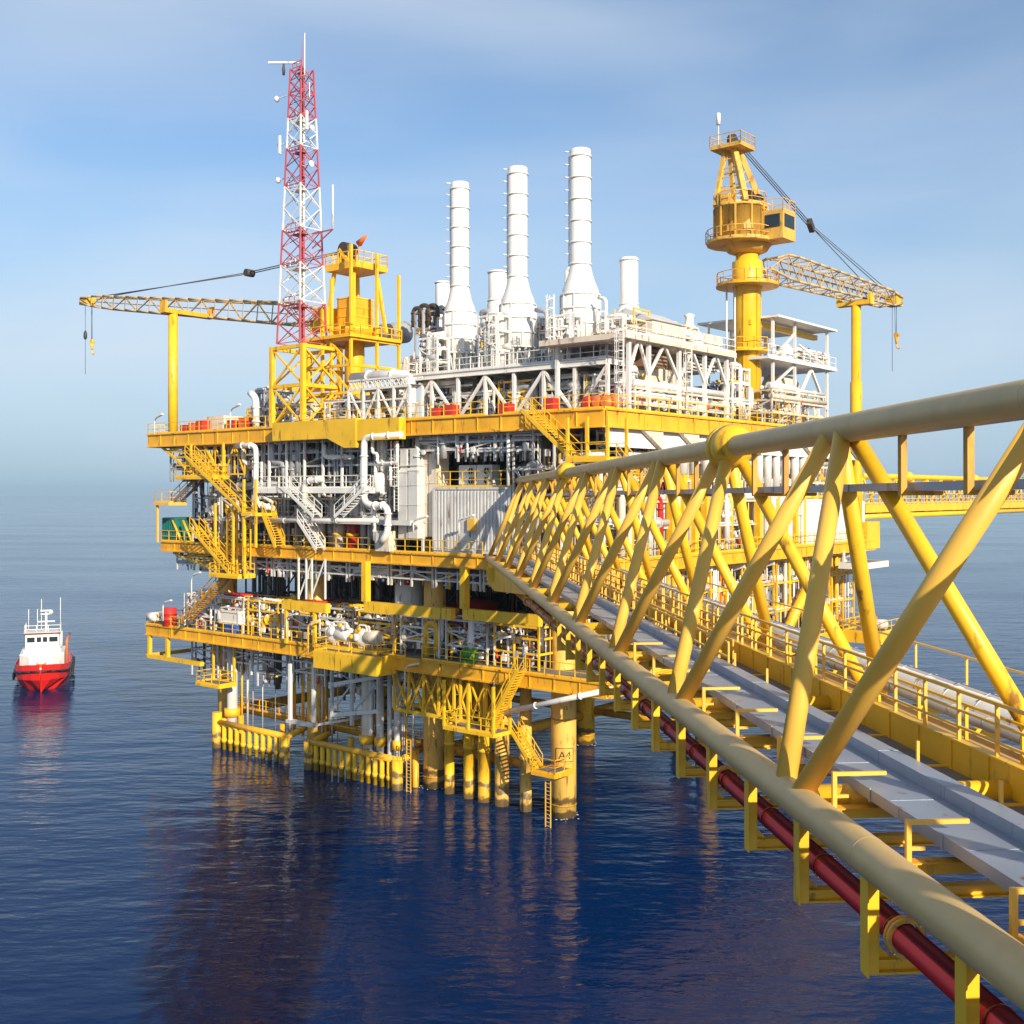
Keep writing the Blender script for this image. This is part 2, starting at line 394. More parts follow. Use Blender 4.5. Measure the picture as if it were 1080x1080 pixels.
# lower deck underside trusses (yellow) right of the centre
k = M()
for v in (-3.6, -1.2):
    ua, ub = U(416, v), U(530, v); za, zb = 10.6, 7.2
    k.beam((ua, v, zb), (ub, v, zb), .28)
    n = 7
    for q in range(n + 1):
        u = ua + (ub - ua) * q / n; k.beam((u, v, zb), (u, v, za + .2), .2)
        if q < n:
            u2 = ua + (ub - ua) * (q + 1) / n
            k.beam((u, v, zb), (u2, v, za), .13); k.beam((u2, v, zb), (u, v, za), .13)
plat.add('underdeck_truss', k, YEL)
k = M(); k.beam((U(480, -3.8), -3.9, 6.9), (U(527, -3.8), -3.9, 6.9), .3)
# boat bumpers: beam with a row of stub posts in the water
for ua, ub, n in ((U(229, -3), U(300, -3), 11), (U(326, -3), U(419, -3), 14)):
    k = M(); k.tube((ua, -3, 2.6), (ub, -3, 2.6), .3, n=14); f = plat.add('bumper_beam', k, YELO)
    for q in range(n):
        u = ua + (ub - ua) * (q + .15) / (n - .7)
        plat.add('bumper_post', M().prof((u, -3, -2.5), (u, -3, 2), [(0, .22), (3.2, .22), (3.2, .28), (3.6, .28), (3.6, .22), (5.0, .22)], 10), YEL, f)
    for u in (ua, ub):
        plat.add('bumper_pile', M().tube((u, -3, -3), (u, -3, 3.6 if u > 40 else 2.6), .5, n=14).tube((u, -3, 2.4), (u, 0, 3.1), .3, n=10), LEGY, f)
k = M()
for q in range(4): u = U((256, 300, 372, 440)[q], -1); k.tube((u, -1.2, -3), (u, -1.2, 3.2), .3, n=10); plat.add('guide_pile', k, YELO); k = M()
# rusty walkway just above the jacket bracing
for a, b in ((15.5, 29), (31, 43.5)):
    wk = plat.add('spray_walkway', M().box(a, b, -.6, .2, 3.75, 3.82), YELD)
    plat.add('handrail', M().rail([(a, -.6, 3.82), (b, -.6, 3.82)], gap=1.0, t=.07), YELO, wk)
    k = M(); r_ = random.Random(int(a))
    for q in range(16): u = r_.uniform(a, b); k = M().tube((u, -.75, 2.2), (u, -.75, 11), r_.choice((.05, .08, .11)), n=8); plat.add('drain_pipe', k, r_.choice((WHT, LGRY, YEL, YELO)))
# ------------------------------------------------------------------ access: stairs, landings, ladders
def stair(name, a, b, wdt, mt, label, group=None, side=(0, 1, 0), tr=None):
    """a = lower end, b = upper end (middle of the flight)"""
    t = T(name, label, 'staircase', a, group=group)
    a = Vector(a); b = Vector(b); sd_ = Vector(side)
    n = max(3, round((b.z - a.z) / .23))
    for s in (-1, 1):
        o = sd_ * s * wdt / 2
        st = t.add('stringer', M().beam(a + o, b + o, .07, .3), mt)
        k = M(); up = Vector((0, 0, 1.05)); k.beam(a + o + up, b + o + up, .06); k.beam(a + o + up * .5, b + o + up * .5, .045)
        m_ = max(2, round((b - a).length / 1.4))
        for q in range(m_ + 1): p = a.lerp(b, q / m_) + o; k.beam(p, p + up, .055)
        t.add('handrail', k, mt)
    k = M()
    for q in range(1, n):
        p = a.lerp(b, q / n); k.beam(p - sd_ * (wdt / 2 - .04), p + sd_ * (wdt / 2 - .04), .24, .05) if abs(sd_.y) else k.beam(p - sd_ * wdt / 2, p + sd_ * wdt / 2, .24, .05)
    t.add('tread', k, tr or mt)
    return t
def landing(label, u0, u1, v0, v1, z, mt, posts=(), ptop=None, sides='fbl', name='access_landing', cat='landing', rh=1.1, edge=.28):
    t = T(name, label, cat, ((u0 + u1) / 2, (v0 + v1) / 2, z))
    t.add('floor', M().box(u0, u1, v0, v1, z - .06, z), GRAT)
    k = M(); e = edge
    k.box(u0 - .05, u1 + .05, v0 - .1, v0, z - e, z + .02); k.box(u0 - .05, u1 + .05, v1, v1 + .1, z - e, z + .02)
    k.box(u0 - .1, u0, v0, v1, z - e, z + .02); k.box(u1, u1 + .1, v0, v1, z - e, z + .02)
    t.add('frame', k, mt)
    k = M()
    if 'f' in sides: k.rail([(u0, v0, z), (u1, v0, z)], h=rh)
    if 'b' in sides: k.rail([(u0, v1, z), (u1, v1, z)], h=rh)
    if 'r' in sides: k.rail([(u0, v0, z), (u0, v1, z)], h=rh)
    if 'l' in sides: k.rail([(u1, v0, z), (u1, v1, z)], h=rh)
    if k.v: t.add('handrail', k, mt)
    for (u, v, zb, zt) in posts: t.add('post', M().beam((u, v, zb), (u, v, zt), .2), mt)
    return t
def ladder(label, u, v, z0, z1, mt, cage=True, name='ladder'):
    t = T(name, label, 'ladder', (u, v, z0))
    k = M()
    for s in (-.25, .25): k.beam((u + s, v, z0), (u + s, v, z1), .07)
    t.add('rail', k, mt); k = M(); z = z0 + .2
    while z < z1: k.beam((u - .22, v, z), (u + .22, v, z), .045); z += .3
    t.add('rung', k, mt)
    if cage:
        k = M(); z = z0 + 2.2
        while z < z1:
            P = [(u - .25, v, z), (u - .38, v - .3, z), (u - .2, v - .62, z), (u + .2, v - .62, z), (u + .38, v - .3, z), (u + .25, v, z)]
            for p, q in zip(P, P[1:]): k.beam(p, q, .05)
            z += .8
        for du, dv in ((-.38, -.3), (0, -.62), (.38, -.3)): k.beam((u + du, v + dv, z0 + 2.2), (u + du, v + dv, z1), .04)
        t.add('safety_cage', k, mt)
    return t
# left end zigzag stairs
a = H(262, 541, -6); b = H(200, 481, -6); stair('staircase', a, b, 1.1, YEL, 'yellow stair flight dropping right from the left end of the top deck')
landing('small yellow landing under the upper left stair flight', a[0] - 2.0, a[0], -6.7, -4.3, a[2], YEL, [(a[0] - 1.9, -6.6, 20.9, a[2]), (a[0] - .1, -6.6, 20.9, a[2]), (a[0] - 1.9, -6.6, a[2], a[2] + 3.2), (a[0] - .1, -6.6, a[2], a[2] + 3.2)], sides='fb')
c = H(290, 578, -6); stair('staircase', (c[0], -5.4, 20.9), (a[0] - 2.0, -5.4, a[2]), 1.1, YEL, 'lower yellow stair flight ending on the main deck near the left column')
landing('yellow gangway under the left tip of the top deck', U(234, -5), U(196, -5), -6.2, -4.3, Z(503, 44, -5), YEL, [(U(231, -5), -4.5, Z(503, 44, -5), 31), (U(197, -5), -4.5, Z(503, 44, -5), 31)], sides='fblr')
a = H(186, 530, -5); b = H(210, 506, -5); stair('staircase', a, b, 1.0, CAGE, 'short brown stair flight beside the leftmost landing')
landing('leftmost small landing with pale rails above the green container', a[0] - .2, a[0] + 2.4, -6, -4, a[2], YELP, [(a[0] + 2.2, -5.8, 20.9, a[2])], sides='flr')
a = H(248, 606, -5.6); b = H(205, 556, -5.6); stair('staircase', a, b, 1.1, YEL, 'yellow stair flight crossing the left end of the main deck')
landing('yellow landing just below the main deck at the left leg', U(262, -5), U(232, -5), -6.2, -4.3, Z(604, 40, -5), YEL, [(U(236, -5), -6, Z(604, 40, -5), 25), (U(246, -6), -6, Z(604, 40, -5), 25), (U(258, -6), -6, Z(604, 40, -5), 25)], sides='fr')
a = H(196, 655, -5.2); b = H(240, 608, -5.2); stair('staircase', a, b, 1.1, YELD, 'weathered yellow stair flight rising right from the lower left corner')
def lattice(name, A, B, C, D, n, w_, wd, parent=plat, mt=YEL):
    # braced panel between chords A-B and C-D
    k = M(); A, B, C, D = map(Vector, (A, B, C, D)); k.beam(A, B, w_); k.beam(C, D, w_)
    for q in range(n):
        a, b = A.lerp(B, q / n), A.lerp(B, (q + 1) / n); c, d = C.lerp(D, q / n), C.lerp(D, (q + 1) / n)
        k.beam(a, c, wd); k.beam(a, d, wd) if q % 2 else k.beam(c, b, wd)
    k.beam(B, D, wd); return parent.add(name, k, mt)
for v in (-3.7, -1.2):
    lattice('cantilever_truss', H(168, 469, v), H(207, 503, v), H(215, 469, v), H(232, 500, v), 5, .22, .13)
    lattice('cantilever_truss', H(207, 500, v), H(258, 500, v), H(207, 470, v), H(258, 468, v), 5, .16, .11)
    lattice('cantilever_truss', H(183, 583, v), H(238, 606, v), H(225, 580, v), H(262, 604, v), 5, .2, .13)
    lattice('lattice_column', H(240, 606, v - 1.5), H(240, 536, v - 1.5), H(250, 606, v - 1.5), H(250, 536, v - 1.5), 9, .16, .09)
    lattice('lattice_column', H(256, 600, v - 1.5), H(256, 540, v - 1.5), H(264, 600, v - 1.5), H(264, 540, v - 1.5), 8, .14, .09)
for i, px in enumerate((192, 203, 214, 226)):
    plat.add('raking_strut', M().tube(H(px, 572, -3.9), H(px - 10, 549, -3.9), .13, n=8), YEL)
# white gallery with stairs under the top deck
zg = Z(515, 26, -4); u0, u1 = U(396, -4.2), U(277, -4.2)
landing('white gallery walkway hanging below the top deck', u0, u1, -4.8, -3.4, zg, WHT, [(u0 + q * (u1 - u0) / 6, -3.4, zg, 31) for q in range(7)], sides='fb', name='gallery', cat='walkway', edge=.45)
zl = Z(547, 26, -4); u0, u1 = U(440, -3.4), U(283, -3.4)
landing('lower pale grey gallery above the main deck pipework', u0, u1, -4.2, -2.6, zl, LGRY, [(u0 + q * (u1 - u0) / 6, -2.7, 20.9, zl) for q in range(7)], sides='b', name='gallery', cat='walkway', edge=.4)
stair('staircase', H(335, 545, -5.3), H(303, 514, -5.3), 1.0, WHT, 'left white stair flight falling right from the white gallery')
stair('staircase', H(357, 545, -5.3), H(389, 514, -5.3), 1.0, WHT, 'right white stair flight falling left from the white gallery')
stair('staircase', H(338, 580, -5), H(318, 548, -5), 1.0, WHT, 'short white stair flight between lower gallery and main deck')
# yellow stair tower at the near corner
a = H(608, 484, -5.6); b = H(556, 433, -5.6); stair('staircase', a, b, 1.3, YEL, 'long yellow stair flight descending from the top deck near the corner')
u0, u1 = U(650, -5.6), a[0]
landing('yellow caged landing below the near corner of the top deck', u0, u1, -6.8, -4.2, a[2], YEL, [(u0, -6.7, a[2], 31.5), (u1, -6.7, a[2], 31.5), ((u0 + u1) / 2, -6.7, a[2], 31.5), (u0, -4.3, a[2], 31.5), (u1, -4.3, a[2], 31.5)], sides='fb')
b2 = H(684, 520, -5); stair('staircase', b2, (u0, -5, a[2]), 1.2, YEL, 'yellow stair flight continuing down behind the bridge top chord')
# stairs below the lower deck
zh = Z(763, 8, -4.5); u0, u1 = U(530, -4.5), U(478, -4.5)
landing('yellow cage platform hanging below the lower deck', u0, u1, -5.6, -3.6, zh, YEL, [(u, v, zh, 10.8) for u in (u0, u1, (u0 + u1) / 2) for v in (-5.6, -3.6)], sides='fbl')
stair('staircase', (U(517, -5), -5.0, zh), H(550, 706, -5.0), 1.0, YEL, 'yellow stair flight rising to the lower deck beside the cage platform')
a = H(568, 811, -3); stair('staircase', a, (u0, -3.0, zh), 1.0, YEL, 'lowest yellow stair flight leading down towards leg A4')
landing('small rusty yellow boat landing beside leg A4', U(600, -2), a[0], -3.8, -1.4, a[2], YELO, [], sides='fr')
ladder('pale ladder down into the sea left of leg A4', U(578, -3.4), -3.4, -1, a[2], YELP, False)
ladder('pale ladder into the sea in front of the second leg', U(431, -3), -3, -1, 4.6, YELP, False)
ladder('white caged ladder beside the pale duct towers', U(418, -3.6), -3.6, 20.9 + 3.5, 30.5, WHT, True)
# small platform hanging at the far left leg
a = H(216, 718, -3.8)
landing('small yellow hanging platform by the leftmost leg', U(240, -3.8), a[0], -4.8, -2.8, a[2], YEL, [(U(239, -3.8), -2.9, a[2], 11), (a[0] - .2, -2.9, a[2], 11)], sides='fblr')
# ------------------------------------------------------------------ process modules: racks with pipes, valves and vessels
PAL = [(WHT, 5), (LGRY, 5), (GRY, 5), (CREAM, 2), (YEL, 1), (DRK, 2)]
def pick(r, pal):
    t = r.uniform(0, sum(x[1] for x in pal))
    for m_, w_ in pal:
        t -= w_
        if t <= 0: return m_
    return pal[0][0]
def rack(label, u0, u1, v0, v1, z0, z1, seed, n=12, frame=LGRY, pal=PAL, vessels=1, name='pipe_rack', side='v', small=6, post=True):
    """steel frame carrying pipes; side='v': seen from the left face, 'u': seen from the right face"""
    r = random.Random(seed)
    t = T(name, label, 'pipe rack', ((u0 + u1) / 2, (v0 + v1) / 2, z0))
    k = M(); cu = [u0, u1] if u1 - u0 < 5 else [u0, (u0 + u1) / 2, u1]; cv = [v0, v1] if v1 - v0 < 5 else [v0, (v0 + v1) / 2, v1]
    lv = [z0 + (z1 - z0) * f for f in (.36, .70, .97)]
    if post:
        for u in cu:
            for v in cv: k.beam((u, v, z0), (u, v, z1), .15)
    for z in lv:
        for v in cv: k.beam((u0, v, z), (u1, v, z), .12, .17)
        for u in cu: k.beam((u, v0, z), (u, v1, z), .12, .17)
    if r.random() < .7: k.beam((u0, v0, lv[0]), (cu[1], v0, lv[1]), .12)
    if r.random() < .7: k.beam((u1, v0, lv[0]), (cu[-2], v0, lv[1]), .12)
    t.add('frame', k, frame)
    du, dv, dz = u1 - u0, v1 - v0, z1 - z0
    n = int(n * 2.5); small = int(small * 2.2)
    for q in range(n):
        rad = r.choice((.08, .11, .14, .18, .24, .30) if q < n * .35 else (.045, .06, .08, .11))
        kind = r.random(); k = M()
        u = u0 + du * r.random(); v = v0 + dv * r.random() ** 1.6 if side == 'v' else v0 + dv * r.random()
        if side == 'u': u = u0 + du * r.random() ** 1.6
        z = r.choice(lv) + .12 + rad
        if kind < .45:
            if side == 'v': P = [(u0 - r.uniform(-.5, .3), v, z), (u1 + r.uniform(-.5, .3), v, z)]
            else: P = [(u, v0 - .2, z), (u, v1 + .2, z)]
            if r.random() < .5:
                e = P[-1]; P = P[:-1] + [(e[0], e[1], e[2]), (e[0], e[1], max(z0, z - r.uniform(1, 3)))] if False else [P[0], (P[0][0] * .5 + e[0] * .5, P[0][1] * .5 + e[1] * .5, z), (P[0][0] * .5 + e[0] * .5, P[0][1] * .5 + e[1] * .5, z0 + r.uniform(0, 1.5))]
        elif kind < .7: P = [(u, v, z0), (u, v, z1)]
        else:
            if side == 'v': u2 = min(u1, max(u0, u + r.uniform(-.6, .6) * du)); P = [(u, v, z0), (u, v, z), (u2, v, z), (u2, v, z1 if r.random() < .6 else z0 + dz * .2)]
            else: v2 = min(v1, max(v0, v + r.uniform(-.6, .6) * dv)); P = [(u, v, z0), (u, v, z), (u, v2, z), (u, v2, z1 if r.random() < .6 else z0 + dz * .2)]
        k.path(P, rad, 8)
        mt = pick(r, pal); p = t.add('pipe', k, mt)
        # flanges along the first run
        A = Vector(P[0]); B = Vector(P[1]); Ln = (B - A).length
        if Ln > 1.5:
            k = M()
            for _ in range(1):
                f = r.uniform(.15, .85) * Ln; c = A + (B - A).normalized() * f
                k.tube(c - (B - A).normalized() * .05, c + (B - A).normalized() * .05, rad * 1.6, n=10)
            t.add('flange', k, mt, p)
    for q in range(small):
        u = u0 + du * r.random(); v = v0 + r.uniform(-.1, .5) if side == 'v' else v0 + dv * r.random()
        if side == 'u': u = u0 + r.uniform(-.1, .5)
        z = z0 + r.uniform(.4, .9 * dz); k = M(); kind = r.random()
        if kind < .5:
            k.prof((u, v, z - .3), (u, v, z + 1), [(0, .09), (.06, .14), (.22, .14), (.3, .07), (.55, .04)], 8); k.wheel((u, v, z + .28), (0, 0, 1), .17)
            t.add('valve', k, r.choice((WHT, RED, YEL, GRY, BLUE)))
        elif kind < .8:
            k.box(u - .2, u + .2, v - .1, v + .1, z - .28, z + .28); t.add('junction_box', k, r.choice((WHT, CREAM, GRY)))
        else:
            k.prof((u, v, z), (u, v - .4, z), [(0, .16), (.1, .18), (.2, .16)], 10); t.add('gauge', k, WHT)
    for q in range(vessels):
        v = v0 + dv * r.uniform(.3, .6); k = M()
        if r.random() < .5:
            rad = r.uniform(.5, .8); u = u0 + du * r.uniform(.2, .8); h = dz * r.uniform(.45, .7)
            k.prof((u, v, z0), (u, v, z0 + h), [(0, rad * .5), (.5, rad * .5), (.5, rad), (h - .5, rad), (h - .2, rad * .8), (h, rad * .3)], 16)
        else:
            rad = r.uniform(.5, .8); zc = z0 + rad + r.uniform(.4, 1)
            if side == 'v': k.prof((u0 + .4, v, zc), (u1 - .4, v, zc), [(0, rad * .3), (.2, rad * .8), (.5, rad), (du - 1.3, rad), (du - 1.0, rad * .8), (du - .8, rad * .3)], 16)
            else: u = u0 + du * .4; k.prof((u, v0 + .4, zc), (u, v1 - .4, zc), [(0, rad * .3), (.2, rad * .8), (.5, rad), (dv - 1.3, rad), (dv - 1.0, rad * .8), (dv - .8, rad * .3)], 16)
        t.add('vessel', k, pick(r, [(WHT, 3), (GRY, 3), (CREAM, 2)]))
    return t

# between top deck and main deck, left face
PTOP = [(GRY, 6), (LGRY, 5), (WHT, 2), (DRK, 3)]
for i in range(8):
    ua = 8.0 + i * 5.3; ub = ua + 4.9
    if i < 1: ua += 8
    if i >= 1: rack('grey pipe rack hanging close under the top deck, %s bay from the left end' % ORD[7 - i], ua, ub, -3.2, -.4, 27.2, 30.9, 100 + i, 13, GRY, PTOP, 0, 'ceiling_pipe_rack', small=3)
for i in range(6):
    ua = 17.5 + i * 5.0; ub = ua + 4.6
    rack('front equipment rack on the main deck, %s bay from the left' % ORD[5 - i], ua, ub, -2.4, 1.2, 20.9, 27.4, 200 + i, 16, LGRY, PAL, 1, small=10)
for i in range(9):
    ua = 2.0 + i * 5.3; ub = ua + 4.9
    rack('tall rear pipe rack behind the front racks, %s bay from the left' % ORD[8 - i], ua, ub, 4.2, 8.0, 20.9, 30.9, 300 + i, 14, GRY, [(GRY, 5), (DRK, 4), (LGRY, 2)], 1, small=3)
# between main deck and lower deck, left face
for i in range(10):
    ua = -4.5 + i * 5.4; ub = ua + 5.0
    rack('ceiling pipe rack hanging under the main deck, %s bay from the left end' % ORD[9 - i], ua, ub, -3.0, 1.0, 17.9, 19.8, 400 + i, 9, LGRY, [(LGRY, 4), (WHT, 3), (DRK, 3), (YEL, 1)], 0, 'ceiling_pipe_rack', small=3, post=True)
for i in range(9):
    ua = .5 + i * 5.4; ub = ua + 4.6
    rack('valve and pipe skid on the lower deck, %s bay from the left' % ORD[8 - i], ua, ub, -2.6, 1.6, 11.9, 15.4, 500 + i, 12, [YEL, LGRY, WHT][i % 3], [(WHT, 5), (LGRY, 4), (YEL, 3), (RED, 1), (DRK, 2)], 1, 'process_skid', small=12)
for i in range(8):
    ua = 2.0 + i * 6.0; ub = ua + 5.2
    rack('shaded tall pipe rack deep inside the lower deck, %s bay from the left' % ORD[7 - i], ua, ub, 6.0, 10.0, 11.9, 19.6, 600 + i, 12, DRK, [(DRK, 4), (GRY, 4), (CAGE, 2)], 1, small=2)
# right face, behind the bridge
for i in range(7):
    va = 1 + i * 6.2; vb = va + 5.6
    rack('pipe rack under the top deck on the right face, %s bay from the near corner' % ORD[i], -5.6, -2.6, va, vb, 27.3, 30.9, 700 + i, 15, WHT, PAL, 0, 'ceiling_pipe_rack', side='u', small=4)
    rack('equipment rack on the main deck right edge, %s bay from the near corner' % ORD[i], -5.8, -2.0, va, vb, 20.9, 27.2, 750 + i, 24, CREAM, [(WHT, 6), (CREAM, 4), (LGRY, 2), (YEL, 3), (RED, 1)], 1, side='u', small=10)
    rack('skid on the lower deck right edge, %s bay from the near corner' % ORD[i], -5.8, -1.6, va, vb, 11.9, 19.8, 800 + i, 24, YEL, [(WHT, 6), (YEL, 5), (CREAM, 3), (ORG, 1), (LGRY, 2)], 1, 'process_skid', side='u', small=12)
rack('ceiling pipework above the corrugated container', .5, 8.5, -3.3, 0, 28.6, 30.9, 771, 18, LGRY, [(WHT, 4), (GRY, 5)], 0, 'ceiling_pipe_rack', small=8)
rack('ceiling pipework right of the duct towers', 8.8, 13.2, -3.2, 0, 28.9, 30.9, 772, 10, LGRY, [(WHT, 4), (GRY, 5)], 0, 'ceiling_pipe_rack', small=4)
rack('tall pipe rack at the right end of the alcove behind the bridge', -1.5, 2.6, -3.2, .4, 20.9, 30.9, 773, 18, LGRY, [(WHT, 4), (GRY, 5), (DRK, 2)], 1, small=12)
rack('pipe rack at the near corner of the main deck', -6.2, -2.2, -3.2, .2, 20.9, 28.6, 774, 16, WHT, [(WHT, 5), (CREAM, 3), (YEL, 2)], 1, small=12)
# hanging pipework under the lower deck
for i in range(6):
    ua = 16 + i * 5.6; ub = ua + 4.6
    rack('pipe hanger below the lower deck, %s bay from the left' % ORD[5 - i], ua, ub, -1.5, 2.2, 6.6 if i % 2 else 7.6, 10.6, 850 + i, 7, [WHT, LGRY][i % 2], [(WHT, 3), (DRK, 3), (LGRY, 3)], 0, 'ceiling_pipe_rack', small=2)

# big dark blocks added deep inside, closing the view and darkening between the decks
def cabin(name, label, cat, u0, u1, v0, v1, z0, z1, mt, rib=0, doors=(), wins=(), rmat=None, roof=True, feet=.0):
    t = T(name, label, cat, ((u0 + u1) / 2, v0, z0))
    w_ = t.add('wall', M().box(u0, u1, v0, v1, z0 + feet, z1), mt)
    if rib:
        k = M(); n = int((u1 - u0) / rib)
        for q in range(n): u = u0 + (q + .5) * (u1 - u0) / n; k.box(u - rib * .25, u + rib * .25, v0 - .09, v0 - .001, z0 + feet + .2, z1 - .2)
        n = int((v1 - v0) / rib)
        for q in range(n):
            v = v0 + (q + .5) * (v1 - v0) / n
            k.box(u0 - .09, u0 - .001, v - rib * .25, v + rib * .25, z0 + feet + .2, z1 - .2); k.box(u1 + .001, u1 + .09, v - rib * .25, v + rib * .25, z0 + feet + .2, z1 - .2)
        t.add('corrugation', k, mt, w_)
    k = M()
    for u in (u0, u1):
        for v in (v0, v1): k.box(u - .11, u + .11, v - .11, v + .11, z0, z1 + .05)
    for z in (z0 + feet, z1):
        for v in (v0, v1): k.box(u0 + .11, u1 - .11, v - .1, v + .1, z - .1, z + .1)
        for u in (u0, u1): k.box(u - .1, u + .1, v0 + .1, v1 - .1, z - .1, z + .1)
    t.add('corner_frame', k, rmat or mt)
    for (du, wd, zz, hh, side) in doors:
        k = M(); k.box(u0 + du, u0 + du + wd, v0 - .14, v0 - .03, z0 + zz, z0 + zz + hh); d = t.add('door', k, LGRY)
        t.add('handle', M().box(u0 + du + wd * .15, u0 + du + wd * .15 + .08, v0 - .2, v0 - .14, z0 + zz + hh * .45, z0 + zz + hh * .6), DRK, d)
    for (du, wd, zz, hh) in wins:
        k = M(); k.box(u0 + du, u0 + du + wd, v0 - .11, v0 - .02, z0 + zz, z0 + zz + hh); t.add('window', k, GLASS)
    return t
cabin('dark_backing_block', 'added dark block standing in for deep shade between the top and main decks', 'backing block', 2, 46, 11, 36, 20.95, 30.8, DRK)  # added block, its dark colour stands in for the shade inside
cabin('dark_backing_block', 'added dark block standing in for deep shade between the main and lower decks', 'backing block', 2, 44, 12.5, 36, 11.95, 19.8, DRK)
# ------------------------------------------------------------------ front hero items, left face
def duct(label, px0, px1, v, ytop, ybot, mt=LGRY, kink=None):
    u1, u0 = U(px0, v), U(px1, v); uc = (u0 + u1) / 2
    zt, zb = Z(ytop, uc, v), Z(ybot, uc, v)
    t = T('duct_tower', label, 'duct', (uc, v, zb))
    if kink:
        zk = Z(kink, uc, v)
        t.add('lower_duct', M().box(u0, u1, v, v + 1.6, zb, zk), mt)
        t.add('upper_duct', M().box(u0 + .12, u1 - .12, v + .1, v + 1.5, zk, zt), mt)
        t.add('collar', M().box(u0 - .06, u1 + .06, v - .06, v + 1.66, zk - .12, zk + .12), WHT)
    else: t.add('duct', M().box(u0, u1, v, v + 1.6, zb, zt), mt)
    k = M(); z = zb + 1.2
    while z < zt - .3: k.box(u0 - .04, u1 + .04, v - .04, v + 1.64, z - .04, z + .04); z += 1.7
    t.add('stiffener', k, mt)
duct('leftmost pale rectangular duct tower', 420, 429, -3.5, 474, 568, kink=497)
duct('second pale duct tower from the left', 430.5, 440, -3.5, 473, 568, kink=495)
duct('tall pale duct tower right of the pair', 442, 451, -2.6, 462, 566, CREAM)
duct('pale duct tower left of the dark alcove', 452, 460, -2.6, 462, 566, CREAM)
# corrugated container with air conditioners on its roof
v = -3.0; u1, u0 = U(458, v), U(539, v); z1 = Z(515, 6, v)
c = cabin('corrugated_container', 'pale corrugated container with a doorway standing on the main deck', 'container', u0, u1, v, 3.0, 20.95, z1, LGRY, rib=.36, doors=[(4.0, 1.5, .2, 2.7, 0)], feet=.15)
c.add('wall_box', M().box(u0 + 3.6, u0 + 4.4, v - .4, v - .1, 22.9, 23.9), YELP)
def ac(label, px0, px1):
    u1, u0 = U(px0, -1.5), U(px1, -1.5); z0 = z1 + .12; hh = 1.85
    t = T('air_conditioner', label, 'air conditioner', ((u0 + u1) / 2, -1.5, z0), group='air conditioners on the corrugated container')
    t.add('casing', M().box(u0, u1, -1.5, -.5, z0 + .12, z0 + hh), WHT)
    t.add('feet', M().box(u0 + .1, u1 - .1, -1.4, -.6, z0 - .02, z0 + .12), DRK)
    for zc in (.55, 1.35):
        uc = u0 + .55
        g = t.add('fan', M().prof((uc, -1.5, z0 + zc), (uc, -1.6, z0 + zc), [(0, .34), (.05, .34), (.05, .3), (.02, .3)], 16), DRK)
        k = M(); k.wheel((uc, -1.57, z0 + zc), (0, 1, 0), .34); t.add('grille', k, WHT, g)
ac('left white air conditioner on the container roof', 484, 502)
ac('right white air conditioner on the container roof', 503, 519)
k = M(); k.rail([(u0, -2.6, z1 + .1), (U(462, -2.6), -2.6, z1 + .1)], h=1.3); one('handrail', k, YEL, 'yellow handrail along the corrugated container roof', 'handrail')
# heavy white pipes on the face
def pipe(label, pts, r, mt=WHT, fl=(), name='process_pipe', n=12):
    t = T(name, label, 'pipe', pts[0])
    p = t.add('pipe_run', M().path(pts, r, n), mt)
    k = M()
    for a, b in zip(pts, pts[1:]):
        a = Vector(a); b = Vector(b); d = (b - a)
        if d.length > 6 * r:
            for f in (.3, .72): c = a.lerp(b, f); k.tube(c - d.normalized() * .06, c + d.normalized() * .06, r * 1.28, n=12)
    if k.v: t.add('flange', k, mt)
    return t
pipe('white riser pipe with a foot bend left of the gallery', [H(250, 470, -4.6), H(270, 470, -4.6), H(270, 531, -4.6), H(288, 536, -4.6)], .26)
pipe('thin grey pipe beside the left white riser', [H(276, 487, -4.5), H(276, 523, -4.5), H(288, 530, -4.5)], .14, LGRY)
pipe('grey inverted U pipe below the white gallery', [H(321, 545, -5), H(321, 508, -5), H(340, 505, -5)], .26, LGRY)
pipe('large white stepped riser in the middle of the left face', [H(423, 458, -4.9), H(384, 461, -4.9), H(384, 528, -4.9), (H(384, 530, -4.9)[0] - .8, -4.9, Z(533, 20, -4.9)), (H(409, 533, -4.9)[0], -4.9, Z(533, 18, -4.9)), H(409, 562, -4.9), H(402, 572, -4.9)], .3)
pipe('white loop pipe left of the duct towers', [H(393, 460, -4.4), H(393, 478, -4.4), H(398, 478, -4.4), H(398, 489, -4.4), H(419, 488, -4.4), H(419, 465, -4.4)], .14)
pipe('second white loop pipe above the small valve tank', [H(405, 520, -4.2), H(396, 516, -4.2), H(396, 490, -4.2), H(412, 490, -4.2), H(412, 512, -4.2)], .14)
pipe('short white branch pipe by the stepped riser foot', [H(395, 570, -4.4), H(395, 537, -4.4), H(402, 535, -4.4)], .16)
pipe('white drop pipe under the left end of the top deck', [H(257, 470, -3.6), H(257, 487, -3.6), H(262, 489, -3.6)], .22)
pipe('white hanging pipe with two elbows below the heavy girder', [H(342, 469, -3.8), H(342, 482, -3.8), H(372, 482, -3.8)], .22)
pipe('white downpipe in front of the dark alcove', [H(493, 452, -3.4), H(493, 482, -3.4)], .1)
pipe('white vertical pipe left of the dark alcove', [H(462, 450, -3.4), H(462, 490, -3.4)], .1)
pipe('white forked drain pipe over the alcove', [H(481, 450, -3.3), H(481, 470, -3.3), H(485, 473, -3.3), H(489, 466, -3.3)], .1)
pipe('pale tall pipe at the right end of the alcove', [H(536, 450, -3.6), H(536, 512, -3.6)], .14)
pipe('long horizontal grey header pipe below the top deck', [H(385, 473, -2.9), H(225, 481, -2.9)], .22, GRY)
